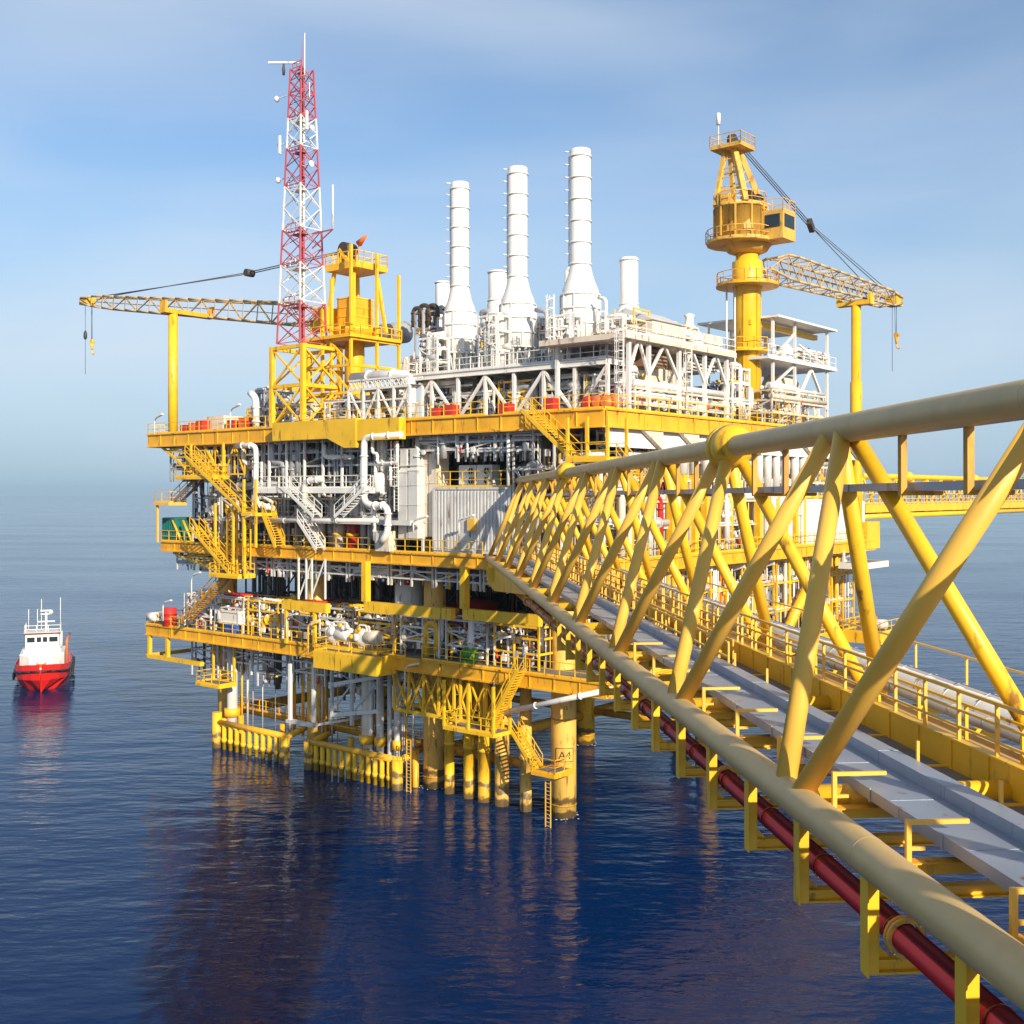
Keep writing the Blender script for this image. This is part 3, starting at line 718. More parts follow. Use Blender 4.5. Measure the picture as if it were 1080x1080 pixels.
pipe('second long grey header pipe below the top deck', [H(300, 490, -2.9), H(222, 497, -2.9)], .26, GRY)
pipe('dark grey duct pipe low on the left side', [H(295, 511, -2.8), H(238, 514, -2.8)], .42, GRY)
pipe('thin grey header over the alcove', [H(560, 455, -2.8), H(470, 462, -2.8)], .16, GRY)
pipe('long grey pipe along the lower gallery edge', [H(398, 549, -5.3), H(266, 549, -5.3)], .2, LGRY)
one('valve_tank', M().prof(H(401, 520, -3.8), (U(401, -3.8), -3.8, 40), [(0, .3), (.1, .6), (1.5, .6), (1.8, .3)], 14), WHT, 'small white valve tank between the white loop pipes', 'tank')
one('equipment_cabinet', M().box(U(409, -4.7), U(395, -4.7), -4.6, -3.8, 20.95, 22.7), CREAM, 'cream cabinet at the foot of the stepped riser', 'cabinet')
# vertical white vessels with round tops on the main deck behind the yellow rail (left part)
for i, px in enumerate((337, 358, 372)):
    u = U(px, -2.9)
    t = T('filter_vessel', 'upright yellow-banded vessel under the lower gallery, %s of three' % ['left', 'middle', 'right'][i], 'vessel', (u, -2.9, 20.95))
    t.add('shell', M().prof((u, -2.9, 20.95), (u, -2.9, 24), [(0, .55), (2.2, .55), (2.5, .4), (2.65, .15)], 16), [WHT, CREAM, RED][i])
    t.add('band', M().prof((u, -2.9, 22.1), (u, -2.9, 24), [(0, .55), (0, .6), (.25, .6), (.25, .55)], 16, False), YEL)
# yellow box girder frames between main and lower decks
def portal(label, pxa, pxb, ytop, ybeam, v=-4.5, s=.55, legs='ab', mt=YEL):
    ua, ub = U(pxa, v), U(pxb, v)
    t = T('lifting_frame', label, 'steel frame', (ua, v, Z(ybeam, ua, v)))
    za, zb = Z(ybeam, ua, v), Z(ybeam - (pxb - pxa) * -0.03, ub, v)
    t.add('crossbeam', M().box(ub, ua, v - s / 2, v + s / 2, za - s, za + s * .6), mt)
    for q, (u, c) in enumerate(((ua, 'a'), (ub, 'b'))):
        if c in legs: t.add('hanger', M().box(u - s / 2 if c == 'b' else u - s * .5, u + s / 2, v - s / 2 - .03, v + s / 2 + .03, za + s * .6, 20.0), mt)
portal('yellow box beam frame hanging under the main deck, left one', 300, 346, 590, 636, legs='', mt=YEL)
k = M()
for px in (315, 323, 329, 343): u = U(px, -4.5); k.beam((u, -4.5, Z(632, u, -4.5)), (u, -4.5, 20), .14)
k.beam(H(316, 628, -4.5), H(329, 592, -4.5), .1); k.beam(H(329, 628, -4.5), H(342, 592, -4.5), .1)
one('hanger_frame', k, WHT, 'white braced hanger above the left yellow box beam', 'steel frame')
portal('yellow portal frame in the middle under the main deck', 386, 478, 590, 638, legs='a')
portal('yellow portal frame left of the bridge landing', 490, 570, 592, 646, legs='a', v=-4.4)
# lower deck, left: davit frames, white container, machine skids
for i, px in enumerate((302, 332)):
    u = U(px, -4.6); u2 = U(px + 3, -4.6); k = M()
    k.beam((u, -4.6, 11.9), (u, -4.6, Z(640, u, -4.6)), .28)
    one('support_post', k, YEL, ['yellow post under the left end of the left box beam', 'yellow post beside the third leg on the lower deck'][i], 'post')
cabin('equipment_box', 'white and grey machine box on the lower deck left corner', 'equipment', U(252, -3), U(231, -3), -3, -.6, 11.95 + .9, Z(645, 40, -3), WHT)
one('blue_drum_box', M().box(U(246, -3.6), U(237, -3.6), -3.6, -2.9, 11.95, 12.8), BLUE, 'small blue box under the white machine box', 'box')
def machine(label, px0, px1, v, seed, mt):
    r = random.Random(seed); u1, u0 = U(px0, v), U(px1, v)
    t = T('pump_skid', label, 'pump', ((u0 + u1) / 2, v, 11.95)); L_ = u1 - u0
    t.add('base_frame', M().box(u0, u1, v - .6, v + .9, 11.95, 12.25), YEL)
    t.add('motor', M().prof((u0 + .2, v, 13.3), (u1, v, 13.3), [(0, .4), (.1, .62), (.3, .66), (L_ * .45, .66), (L_ * .5, .5), (L_ * .55, .3), (L_ * .62, .3)], 16), mt)
    t.add('pump_casing', M().prof((u0 + L_ * .7, v - .5, 13.2), (u0 + L_ * .7, v + .5, 13.2), [(0, .4), (.1, .75), (.9, .75), (1, .4)], 16), WHT)
    for q in range(6):
        a = (u0 + L_ * r.random(), v - .3, 12.3); b = (a[0], v - .3, 13.6 + r.random() * .9); c = (u0 + L_ * r.random(), v - .3, b[2])
        t.add('pipe', M().path([a, b, c, (c[0], v - .3, 12.5)], .09, 8), WHT)
    for q in range(5):
        a = (u0 + L_ * r.random(), v - .5, 12.7 + r.random() * 1.6); t.add('valve', M().prof(a, (a[0], a[1] - 1, a[2]), [(0, .1), (.05, .22), (.25, .22), (.3, .1)], 10), r.choice((WHT, YEL, LGRY)))
machine('left white pump skid on the lower deck bulge', 345, 372, -4.2, 5, WHT)
machine('right cream pump skid with looping pipes on the lower deck', 376, 402, -4.2, 6, CREAM)
landing('yellow edged bay sticking out of the lower deck under the pumps', U(404, -5.5), U(338, -5.5), -6.2, -4.05, 11.9, YEL, [], sides='flr', edge=1.5, name='pump_bay', cat='platform')
pipe('pale looped vent pipe over the left pump', [H(325, 692, -5.6), H(325, 660, -5.6), H(337, 655, -5.6)], .09, YELP)
# maroon vessels inside the right part of the lower deck
for i, (px, v, r_, h) in enumerate(((478, 1.5, 1.5, 4.2), (503, 1.8, 1.8, 4.8))):
    u = U(px, v); t = T('maroon_tank', 'dark red upright tank in the shade of the lower deck, %s one' % ['left', 'right'][i], 'tank', (u, v, 11.95))
    t.add('shell', M().prof((u, v, 11.95), (u, v, 19), [(0, r_), (h - .4, r_), (h, r_ * .5)], 24), MAR)
    k = M()
    for z in (12.6, 13.8, 15): k.prof((u, v, z), (u, v, z + 1), [(0, r_), (0, r_ + .06), (.12, r_ + .06), (.12, r_)], 24, False)
    t.add('hoop', k, MAR)
one('grey_storage_tank', M().prof((U(432, .5), .5, 11.95), (U(432, .5), .5, 20), [(0, 1.35), (7.6, 1.35), (7.8, .8)], 26), LGRY, 'tall pale grey tank standing right of the middle portal frame', 'tank')
t = T('hose_reel', 'green hose reel by the lower deck handrail', 'hose reel', (U(494, -3.2), -3.2, 11.95))
t.add('drum', M().prof((U(500, -3.2), -3.2, 12.7), (U(487, -3.2), -3.2, 12.7), [(0, .55), (.08, .55), (.08, .35), (.9, .35), (.9, .55), (1, .55)], 16), GRN)
t.add('stand', M().box(U(500, -3.2), U(488, -3.2), -3.4, -3.0, 11.95, 12.15), GRN)
# white diagonal boom below the deck towards leg A4, plus white ladder frames at the centre
pipe('white sloping pipe hanging below the deck at leg A4', [H(533, 751, -4.4), H(645, 727, -4.4)], .21, WHT)
t = T('riser_guard', 'white hanging guard frame between the third leg and the water', 'steel frame', H(306, 762, -3.6))
k = M()
for px in (306, 331): k.beam(H(px, 700, -3.6), H(px, 762, -3.6), .3)
t.add('hanger', k, WHT); k = M(); zz = Z(762, U(318, -3.6), -3.6)
k.box(U(333, -3.6), U(304, -3.6), -3.9, -3.3, zz - .2, zz + .1); k.box(U(333, -3.6), U(304, -3.6), 1.5, 2, zz - .2, zz + .1)
t.add('lower_frame', k, LGRY)
t.add('crossarm', M().beam((U(332, -3.6), -3.6, zz), (U(385, 0), 0, zz + .6), .3, .2), LGRY)
t = T('braced_frame', 'white braced riser frame right of the third leg', 'steel frame', H(372, 760, -2.2))
k = M()
for px in (350, 371, 399): k.beam(H(px, 700, -2.2), H(px, 765, -2.2), .26)
t.add('column', k, LGRY)
k = M(); k.beam(H(350, 722, -2.2), H(400, 714, -2.2), .35); k.beam(H(350, 754, -2.2), H(400, 750, -2.2), .35); t.add('beam', k, WHT)
k = M(); k.beam(H(351, 749, -2.2), H(371, 722, -2.2), .16); k.beam(H(374, 749, -2.2), H(396, 722, -2.2), .16); t.add('diagonal', k, LGRY)
# left end: green container, hanging frame, red life raft pods
cabin('green_container', 'green container on the far left end of the main deck', 'container', 48.3, 50.4, -3.8, 1.0, 20.95, 23.3, TEAL, rib=.4)
k = M()
for px in (158, 177): u = U(px, -4); k.beam((u, -4, 10.8), (u, -4, 8.4), .35)
k.beam((U(157, -4), -4, 8.5), (U(213, -4), -4, 8.5), .5, .4); k.beam((53.2, -4, 8.5), (53.2, 2, 8.5), .4)
one('hanging_frame', k, YEL, 'yellow box frame hanging below the lower left corner', 'steel frame')
def drumlike(name, label, cat, u, v, z, r_, h, mt, horiz=False):
    if horiz: k = M().prof((u - h / 2, v, z + r_), (u + h, v, z + r_), [(0, r_ * .6), (.12, r_), (h - .12, r_), (h, r_ * .6)], 14)
    else: k = M().prof((u, v, z), (u, v, z + 5), [(0, r_ * .9), (.05, r_), (h * .33, r_), (h * .34, r_ * 1.06), (h * .36, r_), (h * .66, r_), (h * .67, r_ * 1.06), (h * .69, r_), (h - .05, r_), (h, r_ * .85)], 14)
    return one(name, k, mt, label, cat, (u, v, z))
drumlike('orange_barrel', 'bright red barrel on the lower left corner of the platform', 'barrel', U(179, -3.6), -3.6, 11.95, .75, 1.9, RED)
drumlike('life_raft', 'white life raft canister at the far left of the lower deck', 'life raft', U(162, -3.8), -3.8, 12.2, .5, 1.5, WHT, True)
# ------------------------------------------------------------------ lamps
def lamp(label, px, py0, py1, v, dx=1, first=[None]):
    u = U(px, v); z0 = Z(py0, u, v); h = Z(py1, u, v) - z0
    t = T('deck_lamp', label, 'lamp', (u, v, z0), group='white deck lamps on bent poles')
    t.add('pole', M().path([(u, v, z0), (u, v, z0 + h * .85), (u - dx * .9, v - .2, z0 + h)], .07, 8, bend=.4), WHT)
    t.add('lamp_head', M().beam((u - dx * .8, v - .2, z0 + h - .03), (u - dx * 1.9, v - .3, z0 + h + .22), .28, .14), WHT)
for i, (px, a, b, v, lab) in enumerate(((163, 461, 440, -4, 'white lamp on the far left tip of the top deck'), (243, 452, 430, -4, 'white lamp leaning over the top deck near the red boxes'),
        (202, 640, 605, -4, 'white lamp above the lower left stairs'), (172, 655, 634, -4.5, 'white lamp over the red barrel'), (231, 655, 640, -4.6, 'small white lamp left of the white machine box'),
        (256, 560, 545, -6.4, 'small lamp on the left stair landing'), (325, 680, 655, -4.8, 'pale lamp left of the pump skids'), (302, 672, 648, -4.8, 'pale lamp on the lower deck beside the box beam'),
        (484, 565, 546, -4.3, 'lamp in front of the corrugated container door'), (436, 562, 547, -4.3, 'lamp in front of the duct towers'), (521, 700, 672, -4.3, 'lamp on the lower deck below the bridge landing'), (427, 730, 700, -4.1, 'lamp at the underdeck truss'))):
    lamp(lab, px, a, b, v)
# ------------------------------------------------------------------ top deck: stack frames, stacks, equipment
def stack(name, label, px, v, ytop, yneck, yshould, ybody, wt, wb, ladder_=True, rings=5, group=None):
    u = U(px, v); zt, zn, zs, zb = (Z(y, u, v) for y in (ytop, yneck, yshould, ybody))
    t = T(name, label, 'chimney', (u, v, zb), group=group)
    rt, rb = wt / 2, wb / 2
    ch = t.add('chimney', M().prof((u, v, zn), (u, v, zt), [(0, rt), (zt - zn - .05, rt), (zt - zn, rt * .93), (zt - zn, rt * .8), (zt - zn - 1.5, rt * .8)], 32, False), WHTC)
    t.add('flue_plug', M().prof((u, v, zt - 1.6), (u, v, zt), [(0, rt * .78), (.1, rt * .78)], 20), DRK, ch)
    k = M()
    for q in range(rings + 1):
        z = zn + (zt - zn) * q / rings * .93
        k.prof((u, v, z), (u, v, z + 1), [(0, rt * .99), (0, rt * 1.12), (.12, rt * 1.12), (.12, rt * .99)], 32, False)
    t.add('ring_flanges', k, WHTC, ch)
    h = zn - zs
    t.add('cone', M().prof((u, v, zs), (u, v, zn), [(0, rb * .97), (h * .2, rb * .93), (h * .45, rb * .76), (h * .75, rt * 1.15), (h, rt)], 32, False), WHTC)
    bd = t.add('silencer_body', M().prof((u, v, zb), (u, v, zs), [(0, rb * .96), (zs - zb, rb), (zs - zb, rb * .97)], 36), WHTC)
    k = M()
    for q in range(4):
        z = zb + (zs - zb) * q / 3 - .06 * (q == 3)
        k.prof((u, v, z), (u, v, z + 1), [(0, rb * .98), (0, rb * 1.06), (.12, rb * 1.06), (.12, rb * .98)], 36, False)
    t.add('ring', k, WHTC, bd)
    k = M()
    for q in range(10):
        an = q * math.pi / 5; x, y = math.cos(an), math.sin(an)
        k.beam((u + x * rb * 1.03, v + y * rb * 1.03, zb), (u + x * rb * 1.03, v + y * rb * 1.03, zs), .09)
    t.add('stiffener', k, WHTC, bd)
    if ladder_:
        k = M(); x = u + rt * .8; y = v - rt * .62; z = zn
        k.beam((x, y, zn), (x, y, zt - .5), .05); k.beam((x + .3, y + .25, zn), (x + .3, y + .25, zt - .5), .05)
        while z < zt - .6: k.beam((x, y, z), (x + .3, y + .25, z), .04); z += .4
        z = zn + 1
        while z < zt: k.beam((x, y, z), (x + .2, y - .35, z), .05); k.beam((x + .2, y - .35, z), (x + .5, y, z), .05); z += 1.1
        t.add('ladder', k, WHT)
    return t, u, zb
SV = 6
ST = []
for nm, lab, px, yt, yn, ys, yb, w1, w2 in (('exhaust_stack', 'tall white exhaust stack, left of the three tall ones', 485, 193, 303, 330, 374, 1.72, 3.05),
        ('exhaust_stack', 'tall white exhaust stack standing in the middle of the three', 546, 177, 293, 322, 368, 1.76, 3.2),
        ('exhaust_stack', 'tallest white exhaust stack, right of the three tall ones', 612, 158, 280, 312, 359, 1.8, 3.35)):
    ST.append(stack(nm, lab, px, SV, yt, yn, ys, yb, w1, w2, group='tall white exhaust stacks'))
stack('exhaust_stack', 'short white exhaust stack half hidden behind the left tall stack', 467, 17, 297, 326, 338, 372, 1.6, 2.6, False, 1, 'short white exhaust stacks')
stack('exhaust_stack', 'short white exhaust stack between the left and middle tall stacks', 525, 17, 286, 318, 335, 372, 1.95, 2.8, False, 1, 'short white exhaust stacks')
t_, u_, z_ = stack('exhaust_stack', 'short white exhaust stack with flared foot right of the tall ones', 663.5, 8, 272, 322, 334, 340, 1.55, 2.7, False, 1, 'short white exhaust stacks')
pipe('white hooked vent pipe behind the tallest stack', [H(598, 330, 9), H(598, 285, 9), H(602, 283, 9)], .2, WHT)
pipe('white hooked pipe right of the tallest stack', [H(639, 372, 5), H(639, 315, 5), H(631, 314, 5)], .16, WHT)
pipe('grey vertical pipe left of the tallest stack', [H(577, 375, 5), H(577, 328, 5), H(565, 327, 5)], .22, GRY)
# white support deck below the stacks
zw = Z(391, 12, 1.5)
t = T('stack_support_deck', 'white steel deck on braced legs carrying the three tall exhaust stacks', 'steel structure', (12, 4, 32.3))
ua, ub = U(640, 1.2), U(428, 1.2)
t.add('floor', M().box(ua, ub, 1.2, 9.8, zw - .1, zw), LGRY)
k = M(); k.ibeam((ua, 1.2, zw - .3), (ub, 1.2, zw - .3), .3, .5); k.ibeam((ua, 9.8, zw - .3), (ub, 9.8, zw - .3), .3, .5)
n = 10
for q in range(n + 1): u = ua + (ub - ua) * q / n; k.ibeam((u, 1.35, zw - .3), (u, 9.65, zw - .3), .2, .4)
t.add('floor_beam', k, WHT)
for q in range(8):
    u = ua + (ub - ua) * q / 7
    for v in (1.3, 5.5, 9.7): t.add('leg', M().beam((u, v, 32.3), (u, v, zw - .55), .27), WHT)
    if q < 7:
        u2 = ua + (ub - ua) * (q + 1) / 7
        t.add('brace', M().beam((u + .1, 1.3, 32.6) if q % 2 else (u2 - .1, 1.3, 32.6), (u2, 1.3, zw - .6) if q % 2 else (u, 1.3, zw - .6), .22), WHT)
k = M(); k.rail([(ub, 9.6, zw), (ub, 1.25, zw), (ua, 1.25, zw), (ua, 9.6, zw)], t=.07, gap=1.3); t.add('handrail', k, WHT)
for (tt, su, szb) in ST:
    k = M()
    for a in range(8):
        an = a * math.pi / 4 + .39; x, y = math.cos(an) * 1.5, math.sin(an) * 1.5
        an2 = an + math.pi / 4; x2, y2 = math.cos(an2) * 1.5, math.sin(an2) * 1.5
        k.beam((su + x, SV + y, zw), (su + x, SV + y, szb + .02), .17)
        k.beam((su + x, SV + y, zw), (su + (x + x2) / 2, SV + (y + y2) / 2, szb), .1); k.beam((su + x2, SV + y2, zw), (su + (x + x2) / 2, SV + (y + y2) / 2, szb), .1)
    tt.add('support_leg', k, WHT)
    tt.add('inlet_duct', M().box(su - .8, su + .8, SV - .8, SV + .8, 32.6, szb), LGRY)
for i, px in enumerate((442, 521, 582, 636)):
    ladder('white caged ladder on the stack deck, %s from the left' % ORD[i], U(px, 2.2), 2.2, zw, Z((372, 335, 322, 345)[i], 10, 3), WHT)
for i, px in enumerate((430, 452, 508, 515, 566, 590, 598, 645)):
    v = 2.8 if i % 2 else 7.5
    rack('white pipe cluster standing on the stack deck, %s from the left' % ORD[i], U(px, v) - 1.1, U(px, v) + 1.1, v, v + 1.6, zw, zw + (2.4, 3.6, 3.4, 5.0, 5.2, 4.2, 3.2, 3.4)[i], 900 + i, 8, WHT, [(WHT, 5), (LGRY, 3), (GRY, 3)], 0, 'pipe_cluster', small=8)
# dark pipe bundle left of the stacks
rack('dark tangled pipe bundle left of the tall stacks', U(462, 7), U(438, 7), 7, 11, zw, Z(330, 25, 7), 930, 16, GRY, [(DRK, 2), (GRY, 5), (LGRY, 3)], 1, 'pipe_cluster', small=8)
for i, (px, py) in enumerate(((440, 325), (447, 322), (456, 322))):
    pipe('dark gooseneck vent left of the tall stacks, %s of three' % ['left', 'middle', 'right'][i], [H(px - 4, 345, 7), H(px - 4, py, 7), H(px + 5, py, 7), H(px + 6, py + 12, 7)], .22, DRK)
one('horizontal_tank', M().prof(H(430, 350, 9), (U(400, 9), 9, Z(350, U(430, 9), 9)), [(0, .4), (.3, 1.1), (4, 1.1), (4.4, .4)], 18), GRY, 'grey horizontal tank behind the dark pipe bundle', 'tank')
# grey wide ducts
pipe('large white elbow duct standing on the top deck', [H(372, 399, -1.5), H(433, 395, -1.5), H(433, 437, -1.5)], .5, WHT, n=16)
t = T('lattice_walkway', 'white lattice walkway bridge left of the stack deck', 'walkway', H(402, 440, -2.6))
k = M(); zt = Z(398, 17, -2.6); zb = Z(408, 17, -2.6); u0, u1 = U(432, -2.6), U(368, -2.6)
for v in (-2.6, -1.0): k.beam((u0, v, zt), (u1, v, zt), .16); k.beam((u0, v, zb), (u1, v, zb), .2)
n = 14
for q in range(n): a = u0 + (u1 - u0) * q / n; b = u0 + (u1 - u0) * (q + 1) / n; k.beam((a, -2.6, zb), (b, -2.6, zt), .08); k.beam((b, -2.6, zb), (a, -2.6, zt), .08)
t.add('truss', k, WHT); k = M()
for q in range(5): u = u0 + (u1 - u0) * q / 4; k.beam((u, -2.6, 32.3), (u, -2.6, zb), .22); k.beam((u, -1, 32.3), (u, -1, zb), .22)
for q in range(4):
    a = u0 + (u1 - u0) * q / 4; b = u0 + (u1 - u0) * (q + 1) / 4; k.beam((a, -2.6, 32.5 if q % 2 else zb), (b, -2.6, zb if q % 2 else 32.5), .15)
k.beam((u0, -2.6, 34.3), (u1, -2.6, 34.3), .14)
t.add('leg', k, WHT)
t.add('floor', M().box(u0, u1, -2.5, -1.1, zb + .1, zb + .16), GRAT)
# racks on the top deck behind the handrail
for i in range(9):
    ua = -4.5 + i * 4.6 if i < 6 else 24 + (i - 6) * 6.0; ub = ua + 4.0
    rack('top deck pipework behind the handrail, %s group from the left' % ORD[8 - i], ua, ub, -.8 if i > 4 else 2.2, 1.8 if i > 4 else 5, 32.3, 32.3 + (3.4 if i < 6 else 2.4), 950 + i, 13, [WHT, LGRY, YEL][i % 3], [(WHT, 5), (GRY, 4), (YEL, 2), (DRK, 2), (LGRY, 3)], 1, 'pipe_cluster', small=12)
for i, (px, v) in enumerate(((458, -.6), (473, -.6), (531, -.6), (578, -.6))):
    u = U(px, v); t = T('red_cabinet', 'red equipment cabinet under the stack deck, %s from the left' % ORD[i], 'cabinet', (u, v, 32.3), group='red cabinets under the stack deck')
    c_ = t.add('casing', M().box(u - .5, u + .5, v, v + .9, 32.55, 33.5 + .2 * (i % 2)), RED)
    t.add('door', M().box(u - .4, u + .1, v - .04, v, 32.7, 33.4), RED, c_); t.add('skid', M().box(u - .55, u + .55, v - .1, v + 1.0, 32.33, 32.55), DRK)
for i, (px, v) in enumerate(((618, -.4), (629, -.4), (638, -.4))):
    r_ = .6; u = U(px, v)
    t = T('red_tank', ['red tank', 'middle orange red tank', 'right orange tank'][i] + ' near the corner of the top deck', 'tank', (u, v, 32.3), group='red and orange tanks under the stack deck')
    t.add('shell', M().prof((u, v - .2, 33.1), (u, v + 2, 33.1), [(0, .3), (.15, r_ * .85), (.35, r_), (1.8, r_), (2.1, r_ * .5)], 18), RED if i < 1 else ORG)
    t.add('saddle', M().box(u - r_ * .7, u + r_ * .7, v + .2, v + 1.6, 32.32, 32.7), DRK)
for i, px in enumerate((197, 206, 214, 236, 247, 259, 262)):
    u = U(px, -2.6); hb = 33.1 + .35 * (i % 3) / 2; k = M().box(u - .5, u + .5, -3.1, -2.1, 32.35, hb); k.box(u - .53, u + .53, -3.13, -2.07, hb, hb + .08)
    one('storage_bin', k, [RED, ORG, RED, CREAM, RED, ORG, RED][i], '%s bin from the left at the left end of the top deck, %s' % (ORD[i], ['red', 'orange', 'red', 'cream', 'red', 'orange', 'red'][i]), 'bin', group='bins along the left end of the top deck')
k = M().box(U(236, -2), U(216, -2), -2, 1.5, 32.35, 34.0); one('tarpaulin_stack', k, CREAM, 'cream covered cargo among the red bins', 'cargo')
pipe('white standing vent near the left crane', [H(270, 455, -3), H(270, 420, -3), H(264, 414, -3)], .35, WHT)
rack('grey pipe cluster left of the mast frame on the top deck', U(284, -1), U(268, -1), -1, 2, 32.3, Z(410, 34, -1), 970, 14, GRY, [(GRY, 4), (WHT, 3)], 1, 'pipe_cluster', small=8)
# heavy yellow box girder bay under the mast
k = M(); ua, ub = U(345, -5.2), U(287, -5.2)
uc = U(375, -5.2)
k.box(ua, ub, -5.2, -4.3, 30.9, 32.6)
k.add([(ua, -5.2, 32.6), (ua, -5.2, 30.9), (uc + 1.5, -5.2, 30.0), (uc, -5.2, 30.0), (uc, -5.2, 32.6), (ua, -4.3, 32.6), (ua, -4.3, 30.9), (uc + 1.5, -4.3, 30.0), (uc, -4.3, 30.0), (uc, -4.3, 32.6)],
      [(0, 1, 2, 3, 4), (9, 8, 7, 6, 5), (0, 5, 6, 1), (1, 6, 7, 2), (2, 7, 8, 3), (3, 8, 9, 4), (4, 9, 5, 0)])
k.box(U(420, -5.2), uc - .003, -5.1, -4.3, 30.6, 32.45)
plat.add('mast_girder', k, YEL)
# ------------------------------------------------------------------ radio mast
def mast():
    v0, v1 = -3.2, .2
    u0, u1 = U(352, v0), U(287, v0)
    u0 = u1 - 4.6; v1 = v0 + 4.6
    t = T('mast_frame', 'yellow braced tower frame under the radio mast', 'steel frame', (u0, v0, 32.4))
    zt = Z(364, (u0 + u1) / 2, v0)
    for u in (u0, u1):
        for v in (v0, v1): t.add('leg', M().beam((u, v, 32.35), (u, v, zt), .42), YEL)
    k = M()
    for z in (32.35 + (zt - 32.35) * .5, zt - .2):
        for v in (v0, v1): k.beam((u0, v, z), (u1, v, z), .34)
        for u in (u0, u1): k.beam((u, v0, z), (u, v1, z), .34)
    t.add('beam', k, YEL)
    k = M(); zm = 32.35 + (zt - 32.35) * .5
    for (a, b) in (((u0, v0), (u1, v0)), ((u0, v0), (u0, v1)), ((u1, v0), (u1, v1)), ((u0, v1), (u1, v1))):
        k.beam((*a, zm), (*b, zt - .2), .16); k.beam((*b, zm), (*a, zt - .2), .16); k.beam((*a, 32.4), (*b, zm), .16); k.beam((*b, 32.4), (*a, zm), .16)
    t.add('brace', k, YEL)
    # the mast
    cu, cv = (u0 + u1) / 2, (v0 + v1) / 2
    cu = U(318.5, cv)
    T_ = T('radio_mast', 'red and white lattice radio mast on the yellow frame', 'radio mast', (cu, cv, zt))
    ys = [363, 320, 280, 243, 197, 157, 125, 73]
    zs = [Z(y, cu, cv) for y in ys]; ztop = zs[-1]
    hw = lambda z: 1.7 + (.78 - 1.7) * (z - zs[0]) / (ztop - zs[0])
    for i in range(7):
        za, zb = zs[i], zs[i + 1]; mt = MRED if i % 2 == 0 else WHT; k = M(); nb = 2 if i < 6 else 4
        for s, c in ((-1, -1), (1, -1), (1, 1), (-1, 1)):
            k.beam((cu + s * hw(za), cv + c * hw(za), za), (cu + s * hw(zb), cv + c * hw(zb), zb), .14)
        for b in range(nb):
            z1_, z2_ = za + (zb - za) * b / nb, za + (zb - za) * (b + 1) / nb; h1, h2 = hw(z1_), hw(z2_)
            C = ((-1, -1), (1, -1), (1, 1), (-1, 1))
            for q in range(4):
                s, c = C[q]; s2, c2 = C[(q + 1) % 4]
                k.beam((cu + s * h1, cv + c * h1, z1_), (cu + s2 * h2, cv + c2 * h2, z2_), .075); k.beam((cu + s2 * h1, cv + c2 * h1, z1_), (cu + s * h2, cv + c * h2, z2_), .075)
                if b % 2 == 0: k.beam((cu + s * h1, cv + c * h1, z1_), (cu + s2 * h1, cv + c2 * h1, z1_), .075)
        sec = T_.add('mast_section', k, mt)
        k = M()
        for s in (-.22, .22): k.beam((cu + s, cv, za), (cu + s, cv, zb), .1)
        z = za
        while z < zb: k.beam((cu - .22, cv, z), (cu + .22, cv, z), .07); z += .35
        k.box(cu - .2, cu + .2, cv + .1, cv + .2, za, zb)
        T_.add('ladder', k, mt, sec)
        k = M().rail([(cu - hw(zb) * .8, cv - hw(zb) * .8, zb - .4), (cu + hw(zb) * .8, cv - hw(zb) * .8, zb - .4)], h=.9, gap=.8, t=.07)
        k.box(cu - hw(zb) * .5, cu + hw(zb) * .8, cv - hw(zb) * .5, cv + hw(zb) * .3, zb - .45, zb - .4)
        T_.add('rest_platform', k, mt, sec)
    zt = ztop
    T_.add('top_spire', M().prof((cu, cv, zt), (cu, cv, zt + 5), [(0, .1), (1.2, .07), (1.2, .04), (2.9, .02)], 8), MRED)
    rd = T_.add('radar', M().beam((cu + 1.3 + 1.15, cv - 1.2 - .95, zt + .6), (cu + 1.3 - 1.15, cv - 1.2 + .95, zt + .6), .18, .18), WHT)
    T_.add('radar_base', M().prof((cu + 1.3, cv - 1.2, zt - .6), (cu + 1.3, cv - 1.2, zt + 1), [(0, .12), (.5, .16), (.9, .1), (1.15, .1)], 10), DRK, rd)
    for (du, dz, h) in ((-1.6, -.2, 4.0), (-2.3, -2.5, 1.4), (-4.2, 0, 0)):
        if h: T_.add('whip_antenna', M().path([(cu, cv - 1, zt + dz - 1), (cu + du, cv - 1, zt + dz - 1), (cu + du, cv - 1, zt + dz + h - 1)], .045, 6, bend=.1), WHT)
    # side antenna with red bracket
    zb_ = Z(249, cu, cv); ur = U(351, cv)
    T_.add('antenna_bracket', M().beam((cu - 1.5, cv, zb_), (ur, cv, zb_), .12).beam((cu - 1.5, cv, zb_ - 1.4), (ur, cv, zb_), .1), MRED)
    T_.add('whip_antenna', M().tube((ur, cv, zb_), (ur, cv, Z(195, ur, cv)), .09, n=8), WHT)
    for (du, y, r_) in ((2.6, 100, .3), (2.4, 187, .3), (-2.1, 179, .3), (-2.2, 142, .25), (2.2, 150, .25)):
        z = Z(y, cu, cv); T_.add('antenna_dish', M().prof((cu + du, cv - .8, z), (cu + du + (.5 if du > 0 else -.5), cv - .8, z), [(0, .1), (.2, r_), (.3, r_)], 12), WHT)
        T_.add('antenna_arm', M().beam((cu + (1 if du > 0 else -1), cv - .8, z), (cu + du, cv - .8, z), .08), WHT)
    for (du, y) in ((2.05, 150), (-2.0, 133)):
        z = Z(y, cu, cv); T_.add('panel_antenna', M().box(cu + du - .12, cu + du + .12, cv - 1.2, cv - 1, z - 1, z + .8), WHT)
mast()
